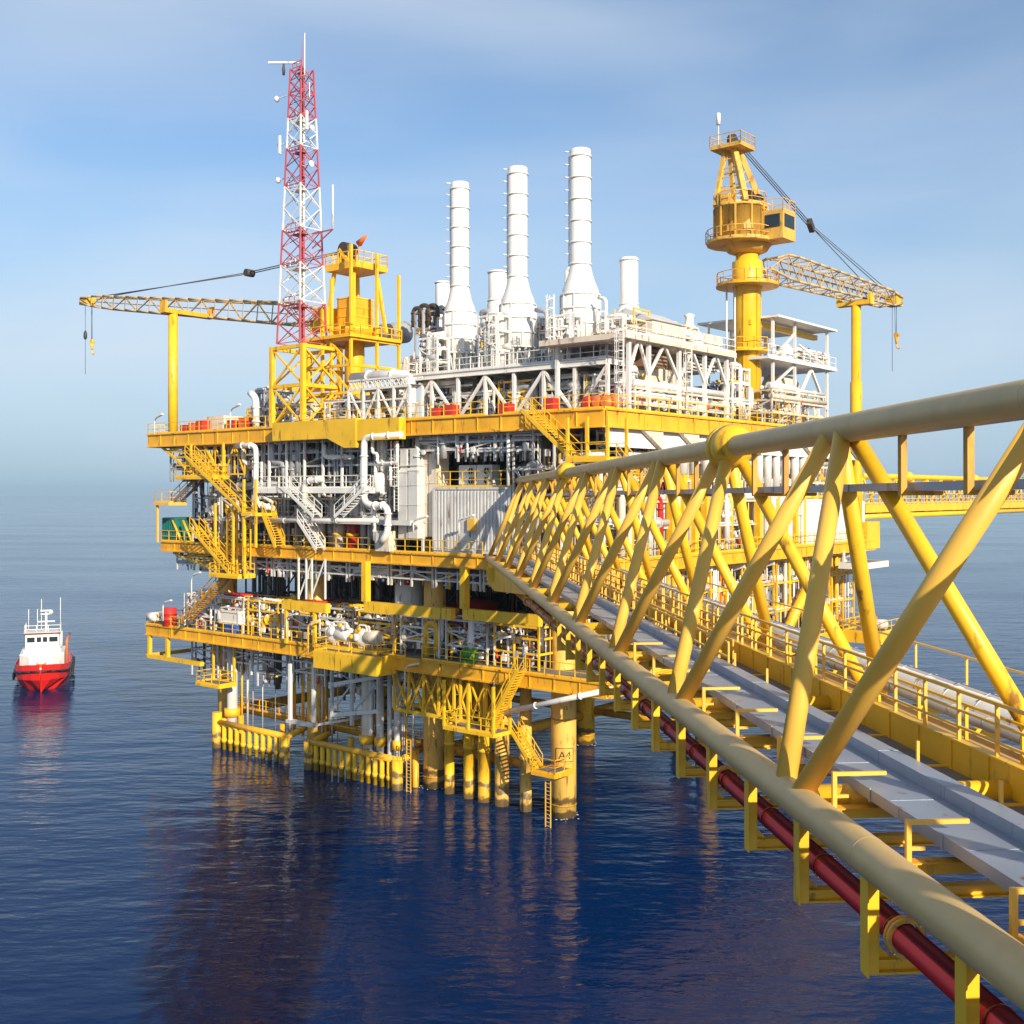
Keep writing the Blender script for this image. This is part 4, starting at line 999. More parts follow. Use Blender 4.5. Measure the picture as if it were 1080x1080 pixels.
# ------------------------------------------------------------------ cranes
def boom(t, a, b, w0, w1, h0, h1, mt, n=12, tip=1.6):
    """lattice boom from a (heel) to b (tip)"""
    a = Vector(a); b = Vector(b); d = (b - a).normalized(); s = d.cross(Vector((0, 0, 1))).normalized(); u = s.cross(d)
    L_ = (b - a).length
    def pt(f, i):
        g = min(1, f / .12, (1 - f) / .1 + .25) if True else 1
        wdt = (w0 + (w1 - w0) * f) * .5 * max(.35, min(1, f / .1 + .3)); hh = (h0 + (h1 - h0) * f) * .5 * max(.3, min(1, f / .12 + .25, (1 - f) / .12 + .4))
        o = ((-1, -1), (1, -1), (1, 1), (-1, 1))[i]
        return a + d * L_ * f + s * wdt * o[0] + u * hh * o[1]
    k = M(); kb = M()
    for i in range(4):
        for q in range(n): k.tube(pt(q / n, i), pt((q + 1) / n, i), .13, n=6)
    for q in range(n):
        f0, f1 = q / n, (q + 1) / n
        for i in range(4):
            j = (i + 1) % 4
            kb.beam(pt(f0, i), pt(f1, j), .085) if q % 2 else kb.beam(pt(f0, j), pt(f1, i), .085); kb.beam(pt(f1, i), pt(f1, j), .08)
    c = t.add('boom', k, mt); t.add('lacing', kb, mt, c)
    t.add('walkway', M().beam(a.lerp(b, .1), a.lerp(b, .95), .5, .05), mt, c)
    k = M(); k.beam(b - d * 1.2, b + d * .3, w1 * .9, h1 * .8); t.add('boom_head', k, YEL, c)
    k = M()
    for q in (-.25, .25): k.prof(b + s * q - s * .06, b + s * (q + 1), [(0, .42), (.12, .42)], 14)
    t.add('sheave', k, DRK, c)
    return c, d, s, u
def hook(t, p, drop, r_=.35, mt=YEL):
    p = Vector(p); k = M(); k.tube(p, p - Vector((0, 0, drop)), .035, n=5); k.tube(p + Vector((.2, 0, 0)), p + Vector((.12, 0, -drop)), .03, n=5); l = t.add('hoist_rope', k, WIRE)
    q = p - Vector((0, 0, drop)); k = M(); k.prof(q + Vector((0, .15, 0)), q - Vector((0, .5, 0)), [(0, r_), (.3, r_)], 12); k.prof(q - Vector((0, 0, .2)), q - Vector((0, 0, 3)), [(0, r_ * .8), (.5, r_ * .5), (.8, .1)], 8)
    k.path([q - Vector((0, 0, .9)), q - Vector((0, 0, 1.4)), q - Vector((.3, 0, 1.6)), q - Vector((.45, 0, 1.3))], .07, 6)
    t.add('hook_block', k, mt)

# right crane
def crane_right():
    u, v = -3, 25.3
    z0 = 32.3; t = T('pedestal_crane', 'large ochre pedestal crane on the right side of the top deck', 'crane', (u, v, z0))
    zc = Z(300, u, v); zh = Z(268, u, v); zr = Z(222, u, v)
    OC = mat('ochre_crane_paint', (0.74, 0.43, 0.07), .5, .2, .5)
    pd = t.add('pedestal', M().prof((u, v, z0), (u, v, 60), [(0, 1.25), (zc - z0 - 1, 1.25), (zc - z0, 1.45), (zh - z0 - .8, 1.45), (zh - z0 - .6, 1.1), (zh - z0, 1.1)], 28), YEL)
    k = M()
    for q in range(6): an = q * 1.05 + .3; k.beam((u + 1.28 * math.cos(an), v + 1.28 * math.sin(an), z0), (u + 1.28 * math.cos(an), v + 1.28 * math.sin(an), zc), .12)
    t.add('stiffener', k, YELO, pd)
    # service ring platform
    k = M(); k.prof((u, v, zc - .3), (u, v, zc), [(0, 1.4), (0, 3.0), (.18, 3.0), (.18, 1.4)], 20, False); t.add('service_platform', k, YELO)
    k = M(); P = [(u + 2.9 * math.cos(q * math.pi / 8), v + 2.9 * math.sin(q * math.pi / 8), zc - .1) for q in range(17)]; k.rail(P, gap=1.2); t.add('handrail', k, YELO)
    P2 = [(u + 2.1 * math.cos(q * math.pi / 4), v + 2.1 * math.sin(q * math.pi / 4), Z(370, u, v)) for q in range(9)]
    lp = t.add('lower_platform', M().prof((u, v, Z(372, u, v)), (u, v, 80), [(0, 1.25), (0, 2.1), (.15, 2.1), (.15, 1.25)], 16, False), YEL); k = M().rail(P2, gap=1.5); t.add('handrail', k, YEL, lp)
    # machinery house (rotates): deck, house, cabin
    k = M(); k.prof((u, v, zh), (u, v, 80), [(0, 1.35), (.2, 1.9), (.75, 2.3), (.8, 2.3)], 16); t.add('slew_deck', k, OC)
    zb = zh + 1.05
    hc = (u + .4, v - .7); k = M(); k.prof((hc[0], hc[1], zb), (hc[0], hc[1], 99), [(0, 2.45), (zr - zb, 2.45), (zr - zb, 2.6), (zr - zb + .2, 2.6)], 10)
    for face in range(10):
        an = face * math.pi / 5; k.beam((hc[0] + 2.47 * math.cos(an), hc[1] + 2.47 * math.sin(an), zb + .1), (hc[0] + 2.47 * math.cos(an), hc[1] + 2.47 * math.sin(an), zr), .14)
    h = t.add('machinery_house', k, OC)
    for an in (3.9, 4.55, 5.2): t.add('louvre', M().beam((hc[0] + 2.36 * math.cos(an), hc[1] + 2.36 * math.sin(an), zb + 1.2), (hc[0] + 2.42 * math.cos(an), hc[1] + 2.42 * math.sin(an), zb + 1.21), .9, 1.1), YELD, h)
    P = [(hc[0] + 2.5 * math.cos(q * math.pi / 5), hc[1] + 2.5 * math.sin(q * math.pi / 5), zr + .2) for q in range(11)]
    t.add('handrail', M().rail(P, gap=1.2), YELP, h)
    cb = t.add('operator_cabin', M().box(u - 4.2, u - 2.0, v - 1.0, v + 1.6, zb - .2, zb + 2.4), OC)
    t.add('window', M().box(u - 4.26, u - 4.2, v - .7, v + 1.3, zb + .9, zb + 2.1), GLASS, cb); t.add('window', M().box(u - 3.9, u - 2.4, v - 1.06, v - 1.0, zb + .9, zb + 2.1), GLASS, cb)
    k = M(); k.rail([(u - 4.2, v - 1, zb + 2.4), (u - 2.0, v - 1, zb + 2.4), (u - 2.0, v + 1.6, zb + 2.4), (u - 4.2, v + 1.6, zb + 2.4), (u - 4.2, v - 1, zb + 2.4)], gap=1.1); t.add('handrail', k, YELP, cb)
    k = M(); k.prof((hc[0], hc[1], zb - .25), (hc[0], hc[1], 99), [(0, 3.2), (.2, 3.3)], 14); k.rail([(hc[0] + 3.25 * math.cos(q * math.pi / 7), hc[1] + 3.25 * math.sin(q * math.pi / 7), zb - .05) for q in range(15)], gap=1.2); t.add('catwalk', k, OC)
    # A frame
    zt = Z(158, u, v); ap = (u + 1.2, v - .6, zt)
    k = M()
    for du, dv in ((1.9, -2.8), (1.9, 1.0)): k.beam((u + du, v + dv, zr + .2), (ap[0] + .6, ap[1] + (.5 if dv > 0 else -.5), zt), .38)
    for du, dv in ((-1.2, -2.6), (-1.2, 1.0)): k.beam((u + du, v + dv, zr + .2), (ap[0] - .4, ap[1] + (.5 if dv > 0 else -.5), zt), .5)
    for f in (.3, .6): k.beam((u + 1.9 - .4 * f, v - 2.8 + 2 * f, zr + (zt - zr) * f), (u - 1.2 + 1.8 * f, v - 2.6 + 1.9 * f, zr + (zt - zr) * f), .2)
    for q in range(6):
        f, g = q / 6, (q + 1) / 6; A_ = Vector((u - 1.2, v - 2.6, zr + .2)).lerp(Vector((ap[0] - .4, ap[1] - .5, zt)), f); B_ = Vector((u - 1.2, v + 1.0, zr + .2)).lerp(Vector((ap[0] - .4, ap[1] + .5, zt)), g); k.beam(A_, B_, .12)
        A_ = Vector((u - 1.2, v - 2.6, zr + .2)).lerp(Vector((ap[0] - .4, ap[1] - .5, zt)), g); B_ = Vector((u + 1.9, v - 2.8, zr + .2)).lerp(Vector((ap[0] + .6, ap[1] - .5, zt)), g); k.beam(A_, B_, .08)
    af = t.add('a_frame', k, OC)
    t.add('winch_drum', M().prof((u - .8, v - 1.5, zr + .8), (u - .8, v + .5, zr + .8), [(0, .75), (.1, .75), (.1, .5), (1.9, .5), (1.9, .75), (2, .75)], 14), DRK)
    t.add('control_box', M().box(u + .4, u + 1.6, v - 3.0, v - 2.0, zr + .2, zr + 1.2), OC)
    for du in (.6, 1.5): t.add('stay_pipe', M().tube((u + du, v - 1.35, z0), (u + du, v - 1.35, zc), .09, n=6), WHT)
    k = M().box(ap[0] - 1.6, ap[0] + 1.7, ap[1] - 1.5, ap[1] + 1.4, zt, zt + .2); k.rail([(ap[0] - 1.6, ap[1] - 1.5, zt + .2), (ap[0] + 1.7, ap[1] - 1.5, zt + .2), (ap[0] + 1.7, ap[1] + 1.4, zt + .2), (ap[0] - 1.6, ap[1] + 1.4, zt + .2), (ap[0] - 1.6, ap[1] - 1.5, zt + .2)], gap=1.1)
    t.add('top_platform', k, OC, af)
    t.add('sheave', M().prof((ap[0] + .3, ap[1], zt + .9), (ap[0] - .3, ap[1], zt + .9), [(0, .7), (.5, .7)], 14), DRK, af)
    t.add('antenna', M().tube((ap[0] + 1.6, ap[1], zt + .2), (ap[0] + 1.6, ap[1], Z(128, u, v)), .05, n=6).prof((ap[0] + 1.6, ap[1], Z(127, u, v)), (ap[0] + 1.6, ap[1], 90), [(0, .2), (1.1, .22), (1.2, .05)], 10), WHT, af)
    a = Vector((u - 1.0, v + 2.0, Z(277, u, v))); tip = Vector((-6.6, 53.6, 47.7))
    c, d, s, uu = boom(t, a, tip, 2.4, 1.6, 2.6, 1.5, BOOM, 13)
    blk = Vector((-4.0, 37.0, Z(238, -4, 37)))
    top = Vector((ap[0] - .3, ap[1], zt + .9)); k = M()
    for q in (-.25, .0, .25): k.tube(top + Vector((q, 0, 0)), blk + Vector((q, 0, 0)), .05, n=5)
    for q in (-.9, .9): k.tube(blk, a.lerp(tip, .82) + s * q * .7 + uu * .8, .05, n=5)
    k.tube(blk + Vector((0, 0, .2)), tip + uu * .5, .04, n=5)
    t.add('luffing_rope', k, WIRE)
    t.add('floating_block', M().beam(blk - Vector((.2, .7, -.3)), blk + Vector((.1, .7, -.3)), .5, .7), DRK)
    hook(t, tip + d * .2, 3.8, .3, YELO); 
    k = M().tube(tip - Vector((0, 1.0, 0)), tip - Vector((0, 1.0, 8.0)), .03, n=5); t.add('hoist_rope', k, WIRE)
    # rest post
    t2 = T('boom_rest', 'tall yellow post under the right crane boom', 'boom rest', (-5, 44, 32.3))
    zz = 46.1
    t2.add('post', M().prof((-5.9, 44.2, 20.9), (-5.9, 44.2, zz), [(0, .62), (17, .62), (17, .5), (zz - 20.9, .5)], 20), YEL)
    t2.add('cradle', M().box(-7.7, -3.9, 43.7, 44.7, zz, zz + .45).box(-7.7, -7.4, 43.7, 44.7, zz + .45, zz + 1.2).box(-4.2, -3.9, 43.7, 44.7, zz + .45, zz + 1.2), YEL)
crane_right()
def crane_left():
    v = 4.0; u = U(374, v)
    t = T('pedestal_crane', 'yellow crane with a long boom reaching left over the sea', 'crane', (u, v, 32.3))
    zp = Z(372, u, v)
    t.add('pedestal', M().prof((u, v, 32.3), (u, v, 60), [(0, 1.0), (zp - 32.3, 1.0), (zp - 32.3 + 1.5, .9)], 22), YEL)
    t.add('slew_deck', M().prof((u, v, zp + 1), (u, v, 90), [(0, 1.3), (1.0, 2.6), (1.3, 2.6)], 14), YELO)
    hs = t.add('machinery_house', M().box(u - 1.2, u + 1.0, v - 1.4, v + 1.4, zp + 2.3, Z(316, u, v)), YELO)
    k = M()
    for q in range(4): k.box(u - 1.26 , u + 1.06, v - 1.46, v + 1.46, zp + 2.5 + q * .9, zp + 2.62 + q * .9)
    t.add('louvre_band', k, YEL, hs)
    t.add('operator_cabin', M().box(u + 1.5, u + 3.2, v - 2.6, v - .6, zp + 2.3, zp + 4.4), YEL)
    t.add('front_arm', M().beam((u + 1.2, v - .6, zp + 3.2), (u + 5.5, v - .6, zp + 2.9), .9, 1.1), YEL)
    # A frame with top platform
    zt = Z(288, u, v); k = M()
    for du, dv in ((-2.2, -2.2), (-2.2, 2.2), (1.8, -2.2), (1.8, 2.2)): k.beam((u + du, v + dv, zp + 2), (u + du * .7, v + dv * .7, zt), .3)
    af = t.add('a_frame', k, YEL)
    k = M().box(u - 2.6, u + 1.8, v - 2.2, v + 2.0, zt, zt + .5); k.rail([(u - 2.6, v - 2.2, zt + .5), (u + 1.8, v - 2.2, zt + .5), (u + 1.8, v + 2, zt + .5), (u - 2.6, v + 2, zt + .5), (u - 2.6, v - 2.2, zt + .5)], gap=1.1, t=.08)
    t.add('top_platform', k, YEL, af)
    k = M()
    for s in (-.7, .7): k.beam((u - .3, v + s, zt + .5), (u + 1.4, v + s, Z(262, u, v)), .3); k.beam((u + 1.9, v + s, zt + .5), (u + 1.4, v + s, Z(262, u, v)), .22)
    t.add('gantry', k, YEL, af)
    t.add('sheave', M().prof((u + .9, v - .8, Z(263, u, v)), (u + .9, v + .8, Z(263, u, v)), [(0, .75), (1.4, .75)], 14), DRK, af)
    t.add('wind_sock', M().prof((u - .6, v, Z(258, u, v)), (u - 1.8, v, Z(250, u, v)), [(0, .35), (1.3, .12)], 8).tube((u - .6, v, zt + .5), (u - .6, v, Z(256, u, v)), .05, n=6), ORG, af)
    t.add('flag_plate', M().beam((u + 2.3, v, Z(272, u, v)), (u + 1.0, v, Z(264, u, v)), .08, 1.1), YELP, af)
    a = Vector((u + 3.4, v - .6, Z(334, u + 3, v))); tip = Vector((U(90, 1), 1.0, 49.6))
    # pendants and boom
    c, d, s, uu = boom(t, a, tip, 2.2, 1.4, 2.3, 1.3, BOOM, 18)
    top = Vector((u + .9, v, Z(263, u, v))); blk = Vector((U(263, 2.5), 2.5, Z(288, U(263, 2.5), 2.5))); k = M()
    for q in (-.3, .3): k.tube(top + Vector((0, q, 0)), blk + Vector((0, q, 0)), .06, n=5); k.tube(blk + Vector((0, q, 0)), tip + uu * .6 + s * q - d * 3, .06, n=5)
    t.add('luffing_rope', k, WIRE); t.add('floating_block', M().prof(blk - Vector((0, .5, 0)), blk + Vector((0, .5, 0)), [(0, .4), (1, .4)], 10), DRK)
    hook(t, a.lerp(tip, .965) - uu * .3, 4.6, .3)
    k = M().tube(tip, tip - Vector((0, 0, 9)), .03, n=5); t.add('hoist_rope', k, WIRE); t.add('trip_weight', M().prof(tip - Vector((0, 0, 3.6)), tip - Vector((0, 0, 9)), [(0, .08), (.3, .22), (.9, .22), (1.1, .08)], 8), DRK)
    # scaffold tower round the crane
    t3 = T('crane_tower', 'yellow steel tower with platforms round the left crane', 'steel tower', (u, v, 32.3))
    uL, uR = u + 3.0, u - 3.2; vf, vb = v - 3.4, v + 3.0
    for (uu_, vv, zz) in ((uL, vf, Z(375, u, v)), (uR, vf, Z(268, u, v)), ((uL + uR) / 2 - .3, vf, Z(300, u, v)), (uR, vb, Z(290, u, v)), (uL, vb, Z(330, u, v)), (u + .9, vf, Z(330, u, v)), (uR, v, Z(272, u, v))):
        t3.add('column', M().beam((uu_, vv, 32.35), (uu_, vv, zz), .26), YEL)
    k = M()
    for y in (418, 390, 363): z = Z(y, u, v); k.beam((uL, vf, z), (uR, vf, z), .26); k.beam((uR, vf, z), (uR, vb, z), .26); k.beam((uL, vf, z), (uL, vb, z), .26)
    t3.add('beam', k, YEL); k = M()
    for y0, y1 in ((440, 418), (418, 390), (390, 363)):
        k.beam((uL, vf, Z(y0, u, v)), ((uL + uR) / 2, vf, Z(y1, u, v)), .16); k.beam((uR, vf, Z(y0, u, v)), ((uL + uR) / 2, vf, Z(y1, u, v)), .16)
    t3.add('brace', k, YEL)
    z = Z(362, u, v); k = M().box(uR - .4, uL + .4, vf - .5, vb, z, z + .15).rail([(uL + .4, vf - .5, z + .15), (uR - .4, vf - .5, z + .15), (uR - .4, vb, z + .15)], t=.08); t3.add('platform', k, YEL)
    t2 = T('boom_rest', 'tall yellow post under the left crane boom', 'boom rest', (49.2, -2.6, 32.3)); uu_ = U(182.5, -2.6); zz = Z(331, uu_, -2.6)
    t2.add('post', M().tube((uu_, -2.6, 31.0), (uu_, -2.6, zz), .5, n=20), YEL)
    t2.add('cradle', M().box(uu_ - .5, uu_ + .5, -3.9, 2.4, zz, zz + .45).box(uu_ - .5, uu_ + .5, -3.9, -3.6, zz + .45, zz + 1.3).box(uu_ - .5, uu_ + .5, 2.1, 2.4, zz + .45, zz + 1.3), YELO)
crane_left()
# ------------------------------------------------------------------ right part of the top deck
def white_frame():
    u = -5.6; pts = [663, 684, 716, 743, 766]; vs = [V(p, u) for p in pts]; zt = Z(368, u, vs[2])
    t = T('white_module_frame', 'white steel frame with rooftop boxes beside the right crane', 'steel structure', (u, vs[0], 32.3))
    for v in vs:
        for uu in (u, u + 7): t.add('column', M().beam((uu, v, 32.35), (uu, v, zt), .3), WHT)
    t.add('roof_deck', M().box(u - .6, u + 8, vs[0] - 1.2, vs[-1] + .8, zt, zt + .45), CREAM)
    k = M()
    for a, b in zip(vs, vs[1:]):
        m_ = (a + b) / 2; k.beam((u, a, zt - 2.6), (u, m_ - .1, zt), .2); k.beam((u, b, zt - 2.6), (u, m_ + .1, zt), .2)
    t.add('knee_brace', k, WHT)
    k = M().rail([(u - .5, vs[0] - 1.1, zt + .45), (u - .5, vs[-1] + .7, zt + .45)], t=.06); t.add('handrail', k, WHT)
    v = (vs[0] + vs[1]) / 2
    # rooftop housings
    t4 = T('rooftop_housing', 'pinkish cream housing with sloping roof on the white frame', 'housing', (u, vs[1], zt + .45))
    z4 = Z(334, u, vs[1]); v0, v1 = V(688, -5), V(722, -5)
    t4.add('wall', M().box(-5, 0, v0, v1, zt + .47, z4), CREAM)
    k = M(); k.add([(-5.2, v0 - .2, z4), (-5.2, v1 + .2, z4), (.2, v1 + .2, z4), (.2, v0 - .2, z4), (-2.5, v0 - .2, z4 + 1.2), (-2.5, v1 + .2, z4 + 1.2)], [(0, 1, 5, 4), (2, 3, 4, 5), (0, 4, 3), (1, 2, 5), (0, 3, 2, 1)]); t4.add('roof', k, LGRY)
    t5 = T('rooftop_housing', 'lower grey housing with a cone vent on the white frame', 'housing', (u, vs[3], zt + .45))
    v0, v1 = V(735, -5), V(762, -5); t5.add('wall', M().box(-5, 1, v0, v1, zt + .47, Z(350, -5, v0)), CREAM)
    zc = Z(350, -5, v0); vv = V(727, -4); t5.add('cone_vent', M().prof((-4, vv, zt + .47), (-4, vv, zt + 9), [(0, 1.3), (1.2, 1.2), (2.2, .4), (2.8, .35), (3.0, .5), (3.2, .1)], 18), WHT)
    # yellow things under exhaust stack
    t6 = T('yellow_scaffold', 'small yellow scaffold under the short flared stack', 'scaffold', (-4, V(668, -4), zt + .45)); k = M()
    for a in (V(664, -4), V(680, -4)):
        for b in (-4.4, -2.5): k.beam((b, a, zt + .46), (b, a, zt + 3), .12)
    for z in (1, 2, 2.9): k.beam((-4.4, V(664, -4), zt + z), (-4.4, V(680, -4), zt + z), .12)
    t6.add('frame', k, YEL)
    # intake hoods under the deck
    for i, (p0, p1, y0, y1, lab) in enumerate(((686, 706, 367, 388, 'brown louvred intake hood hanging under the white frame'), (732, 756, 372, 393, 'grey louvred intake hood right of the brown one'))):
        v0, v1 = V(p0, -5), V(p1, -5); t7 = T('intake_hood', lab, 'air intake', (-5, v0, Z(y1, -5, v0)), group='intake hoods under the white frame')
        z0_, z1_ = Z(y1 - 3, -5, v0), Z(y0, -5, v0)
        t7.add('casing', M().box(-4.8, -1, v0, v1, z0_, z1_), CAGE if i == 0 else LGRY); k = M(); q = z0_ + .15
        while q < z1_ - .1: k.beam((-4.86, v0 + .1, q), (-4.86, v1 - .1, q), .08, .1); q += .3
        t7.add('louvre', k, DRK)
    # big white tanks/containers below
    for i, (p0, p1, y0, lab, mt) in enumerate(((664, 683, 388, 'cream walled unit left below the white frame', CREAM), (684, 713, 387, 'cream walled unit with shutter below the white frame', CREAM), (716, 728, 380, 'narrow cream unit below the white frame', CREAM))):
        v0, v1 = V(p0, -3.6), V(p1, -3.6); t8 = T('generator_enclosure', lab, 'enclosure', (-3.6, v0, 32.35), group='generator enclosures under the white frame')
        w_ = t8.add('wall', M().box(-3.6, 1.5, v0 + .1, v1 - .1, 32.6, Z(y0, -3.6, v0)), mt)
        k = M(); q = 33.2
        while q < 35.5: k.box(-3.67, -3.601, v0 + .5, v1 - .5, q, q + .12); q += .4
        t8.add('shutter', k, LGRY, w_); t8.add('skid', M().box(-3.7, 1.6, v0 + .1, v1 - .1, 32.35, 32.6), DRK)
    v0, v1 = V(747, -3.6), V(762, -3.6); cabin('blue_container', 'blue grey container between white frame and crane pedestal', 'container', -3.6, 0, v0, v1, 32.35, Z(408, -3.6, v0), BLUE)
    ladder('white caged ladder between the white frame columns', -6.0, V(727, -6), 32.3, zt, WHT)
    ladder('white caged ladder left of the white frame', -6.0, V(655, -6), 32.3, zt + .5, WHT)
white_frame()
rack('cream pipework on the roof of the white frame', -5, -1, V(722, -5), V(736, -5), Z(365, -5, 12), Z(345, -5, 12), 1010, 8, CREAM, [(CREAM, 4), (WHT, 3), (YEL, 1)], 0, 'pipe_cluster', side='u', small=6)
rack('cream piping left of the pinkish housing on the white frame', -5, -1, V(668, -5), V(686, -5), Z(367, -5, 8), Z(354, -5, 8), 1011, 8, CREAM, [(CREAM, 4), (WHT, 3), (YEL, 1)], 0, 'pipe_cluster', side='u', small=6)
rack('pipework filling the bays under the white frame', -5.5, -3.9, V(664, -5), V(764, -5), 32.3, 34.4, 1012, 10, CREAM, [(CREAM, 5), (WHT, 4), (YEL, 1)], 0, 'pipe_cluster', side='u', small=16)
def tower_right():
    u = -5.2; vs = [V(838, u), V(872, u)]; z1_ = Z(383, u, vs[0]); z2_ = Z(341, u, vs[0])
    va, vb = vs[0] - 1.5, vs[1]
    va = V(815, u)
    t = T('open_roof_tower', 'white open tower with flat roof right of the crane pedestal', 'steel structure', (u, va, 32.3))
    for v in (va, vs[0], vb):
        for uu in (u, u + 7): t.add('column', M().beam((uu, v, 32.35), (uu, v, z2_), .24), WHT)
    t.add('roof', M().box(u - .8, u + 8, va - .4, vb + .8, z2_, z2_ + .2), WHT)
    t.add('runway_beam', M().beam((u + 1.5, va - 2, z2_ - .5), (u + 1.5, vb + .5, z2_ - .5), .5, .5), YEL)
    t.add('floor', M().box(u - .6, u + 8, va - 2.0, vb + 1.2, z1_ - .15, z1_ + .1), WHT)
    t.add('handrail', M().rail([(u - .5, va - 1.9, z1_ + .1), (u - .5, vb + 1.1, z1_ + .1)]), WHT)
    k = M(); m_ = (vs[0] + vb) / 2
    k.beam((u, vs[0], 34.5), (u, m_, z1_ - .3), .24); k.beam((u, vb, 34.5), (u, m_, z1_ - .3), .24); k.beam((u, va, z1_ - 2.5), (u, vs[0] - .2, z1_ - .3), .2)
    k.beam((u, va, z1_), (u, vs[0], z2_ - 1), .2); k.beam((u, vb, z1_ + .2), (u, vs[0] + 1, z2_ - 2), .16)
    t.add('brace', k, WHT)
    a = V(812, -2.5); b = V(834, -2.5); zc = Z(408, -2.5, a)
    t = T('horizontal_vessel', 'cream horizontal pressure vessel in the white open tower', 'vessel', (-2.5, a, zc - 1.5)); L_ = b - a
    t.add('shell', M().prof((-2.5, a, zc), (-2.5, b, zc), [(0, .3), (.3, 1.0), (.8, 1.4), (L_ - .8, 1.4), (L_ - .3, 1.0), (L_, .3)], 22), CREAM)
    t.add('saddle', M().box(-3.5, -1.5, a + 1, a + 1.5, 32.35, zc - .9).box(-3.5, -1.5, b - 1.5, b - 1, 32.35, zc - .9), WHT)
    vv = V(828, -3); one('knock_out_drum', M().prof((-3, vv, z1_ + .1), (-3, vv, z1_ + 5), [(0, .8), (1.6, .8), (2.1, .5), (2.3, .2)], 18), WHT, 'small white drum on the middle floor of the open tower', 'vessel')
    rack('pipework on the middle floor of the white open tower', -4.6, -1.5, V(842, -4), V(868, -4), z1_ + .1, z1_ + 1.8, 1001, 10, WHT, PAL, 0, 'pipe_cluster', side='u', small=8)
    rack('cream pipe clutter at the foot of the open tower', -6.2, -3.2, V(812, -6), V(868, -6), 32.3, 35.8, 1002, 18, CREAM, [(CREAM, 5), (WHT, 5), (YEL, 2)], 1, 'pipe_cluster', side='u', small=18)
    rack('white pipe clutter between the blue container and the crane', -5.8, -3.2, V(764, -5), V(782, -5), 32.3, Z(385, -5, 16), 1003, 14, WHT, PAL, 0, 'pipe_cluster', side='u', small=10)
tower_right()
for q in range(8):
    v = 1 + q * 5.8
    k = M(); k.add([(-6.3, v, 19.85), (-2, v, 19.85), (-2, v, 18.0), (-6.3, v, 19.3), (-6.3, v + .3, 19.85), (-2, v + .3, 19.85), (-2, v + .3, 18.0), (-6.3, v + .3, 19.3)], [(0, 1, 2, 3), (7, 6, 5, 4), (0, 4, 5, 1), (1, 5, 6, 2), (2, 6, 7, 3), (3, 7, 4, 0)])
    plat.add('cantilever_bracket', k, WHT)
# row of white upright cylinders under the top deck, right face
for i, (px, y0, y1) in enumerate(((708, 455, 500), (720, 456, 500), (732, 456, 500), (744, 457, 500), (800, 466, 514), (809, 468, 514), (818, 468, 514), (827, 469, 514), (838, 472, 514), (846, 473, 514))):
    u = -6.0; v = V(px, u); zt, zb = Z(y0, u, v), Z(y1, u, v)
    t = T('gas_bottle', 'tall white cylinder under the top deck right edge, %s from the left' % ORD[i], 'gas cylinder', (u, v, zb), group='tall white cylinders along the right face')
    t.add('shell', M().prof((u, v, zb), (u, v, zt), [(0, .42), (zt - zb - .5, .42), (zt - zb - .2, .3), (zt - zb, .1)], 16), WHT)
    t.add('stand', M().box(u - .3, u + .3, v - .3, v + .3, 20.92, zb), YEL)
# white cabins on right face main deck
for i, (p0, p1, y0, lab) in enumerate(((800, 826, 525, 'white cabin behind the bridge on the right face, nearest one'), (838, 862, 528, 'white cabin on the right face, middle one'), (868, 903, 530, 'white cabin on the right face, farthest one'))):
    v0, v1 = V(p0, -5.4), V(p1, -5.4); cabin('white_cabin', lab, 'cabin', -6.2, -2, v0, v1, 20.95, Z(y0, -5.4, v0), WHT, rib=.9)
landing('white flat platform hanging at the far right of the main deck', -9.5, -7.0, V(885, -7), V(912, -7), 18.9, WHT, [(-7.2, V(888, -7), 18.9, 20), (-7.2, V(910, -7), 18.9, 20)], sides='', name='laydown_platform', cat='platform', edge=.6)
landing('yellow bay at the far right end of the lower deck', -11, -7.1, 38, 45.5, 11.9, YEL, [], sides='frl', name='end_bay', cat='platform', edge=1.1)
drumlike('orange_barrel', 'small orange float on the far right end bay', 'float', -8.5, 42, 11.95, .6, 1.2, ORG)
drumlike('life_raft', 'white canister at the far right end bay', 'life raft', -9.8, 41, 12.0, .5, 1.6, WHT, True)
plat.add('knee_brace', M().tube((-6.5, 26, 12.5), (-6.5, 33, 18.5), .5, n=14), YEL)
plat.add('knee_brace', M().tube((-6.5, 4, 12.5), (-6.5, 11, 19.5), .5, n=14), YEL)
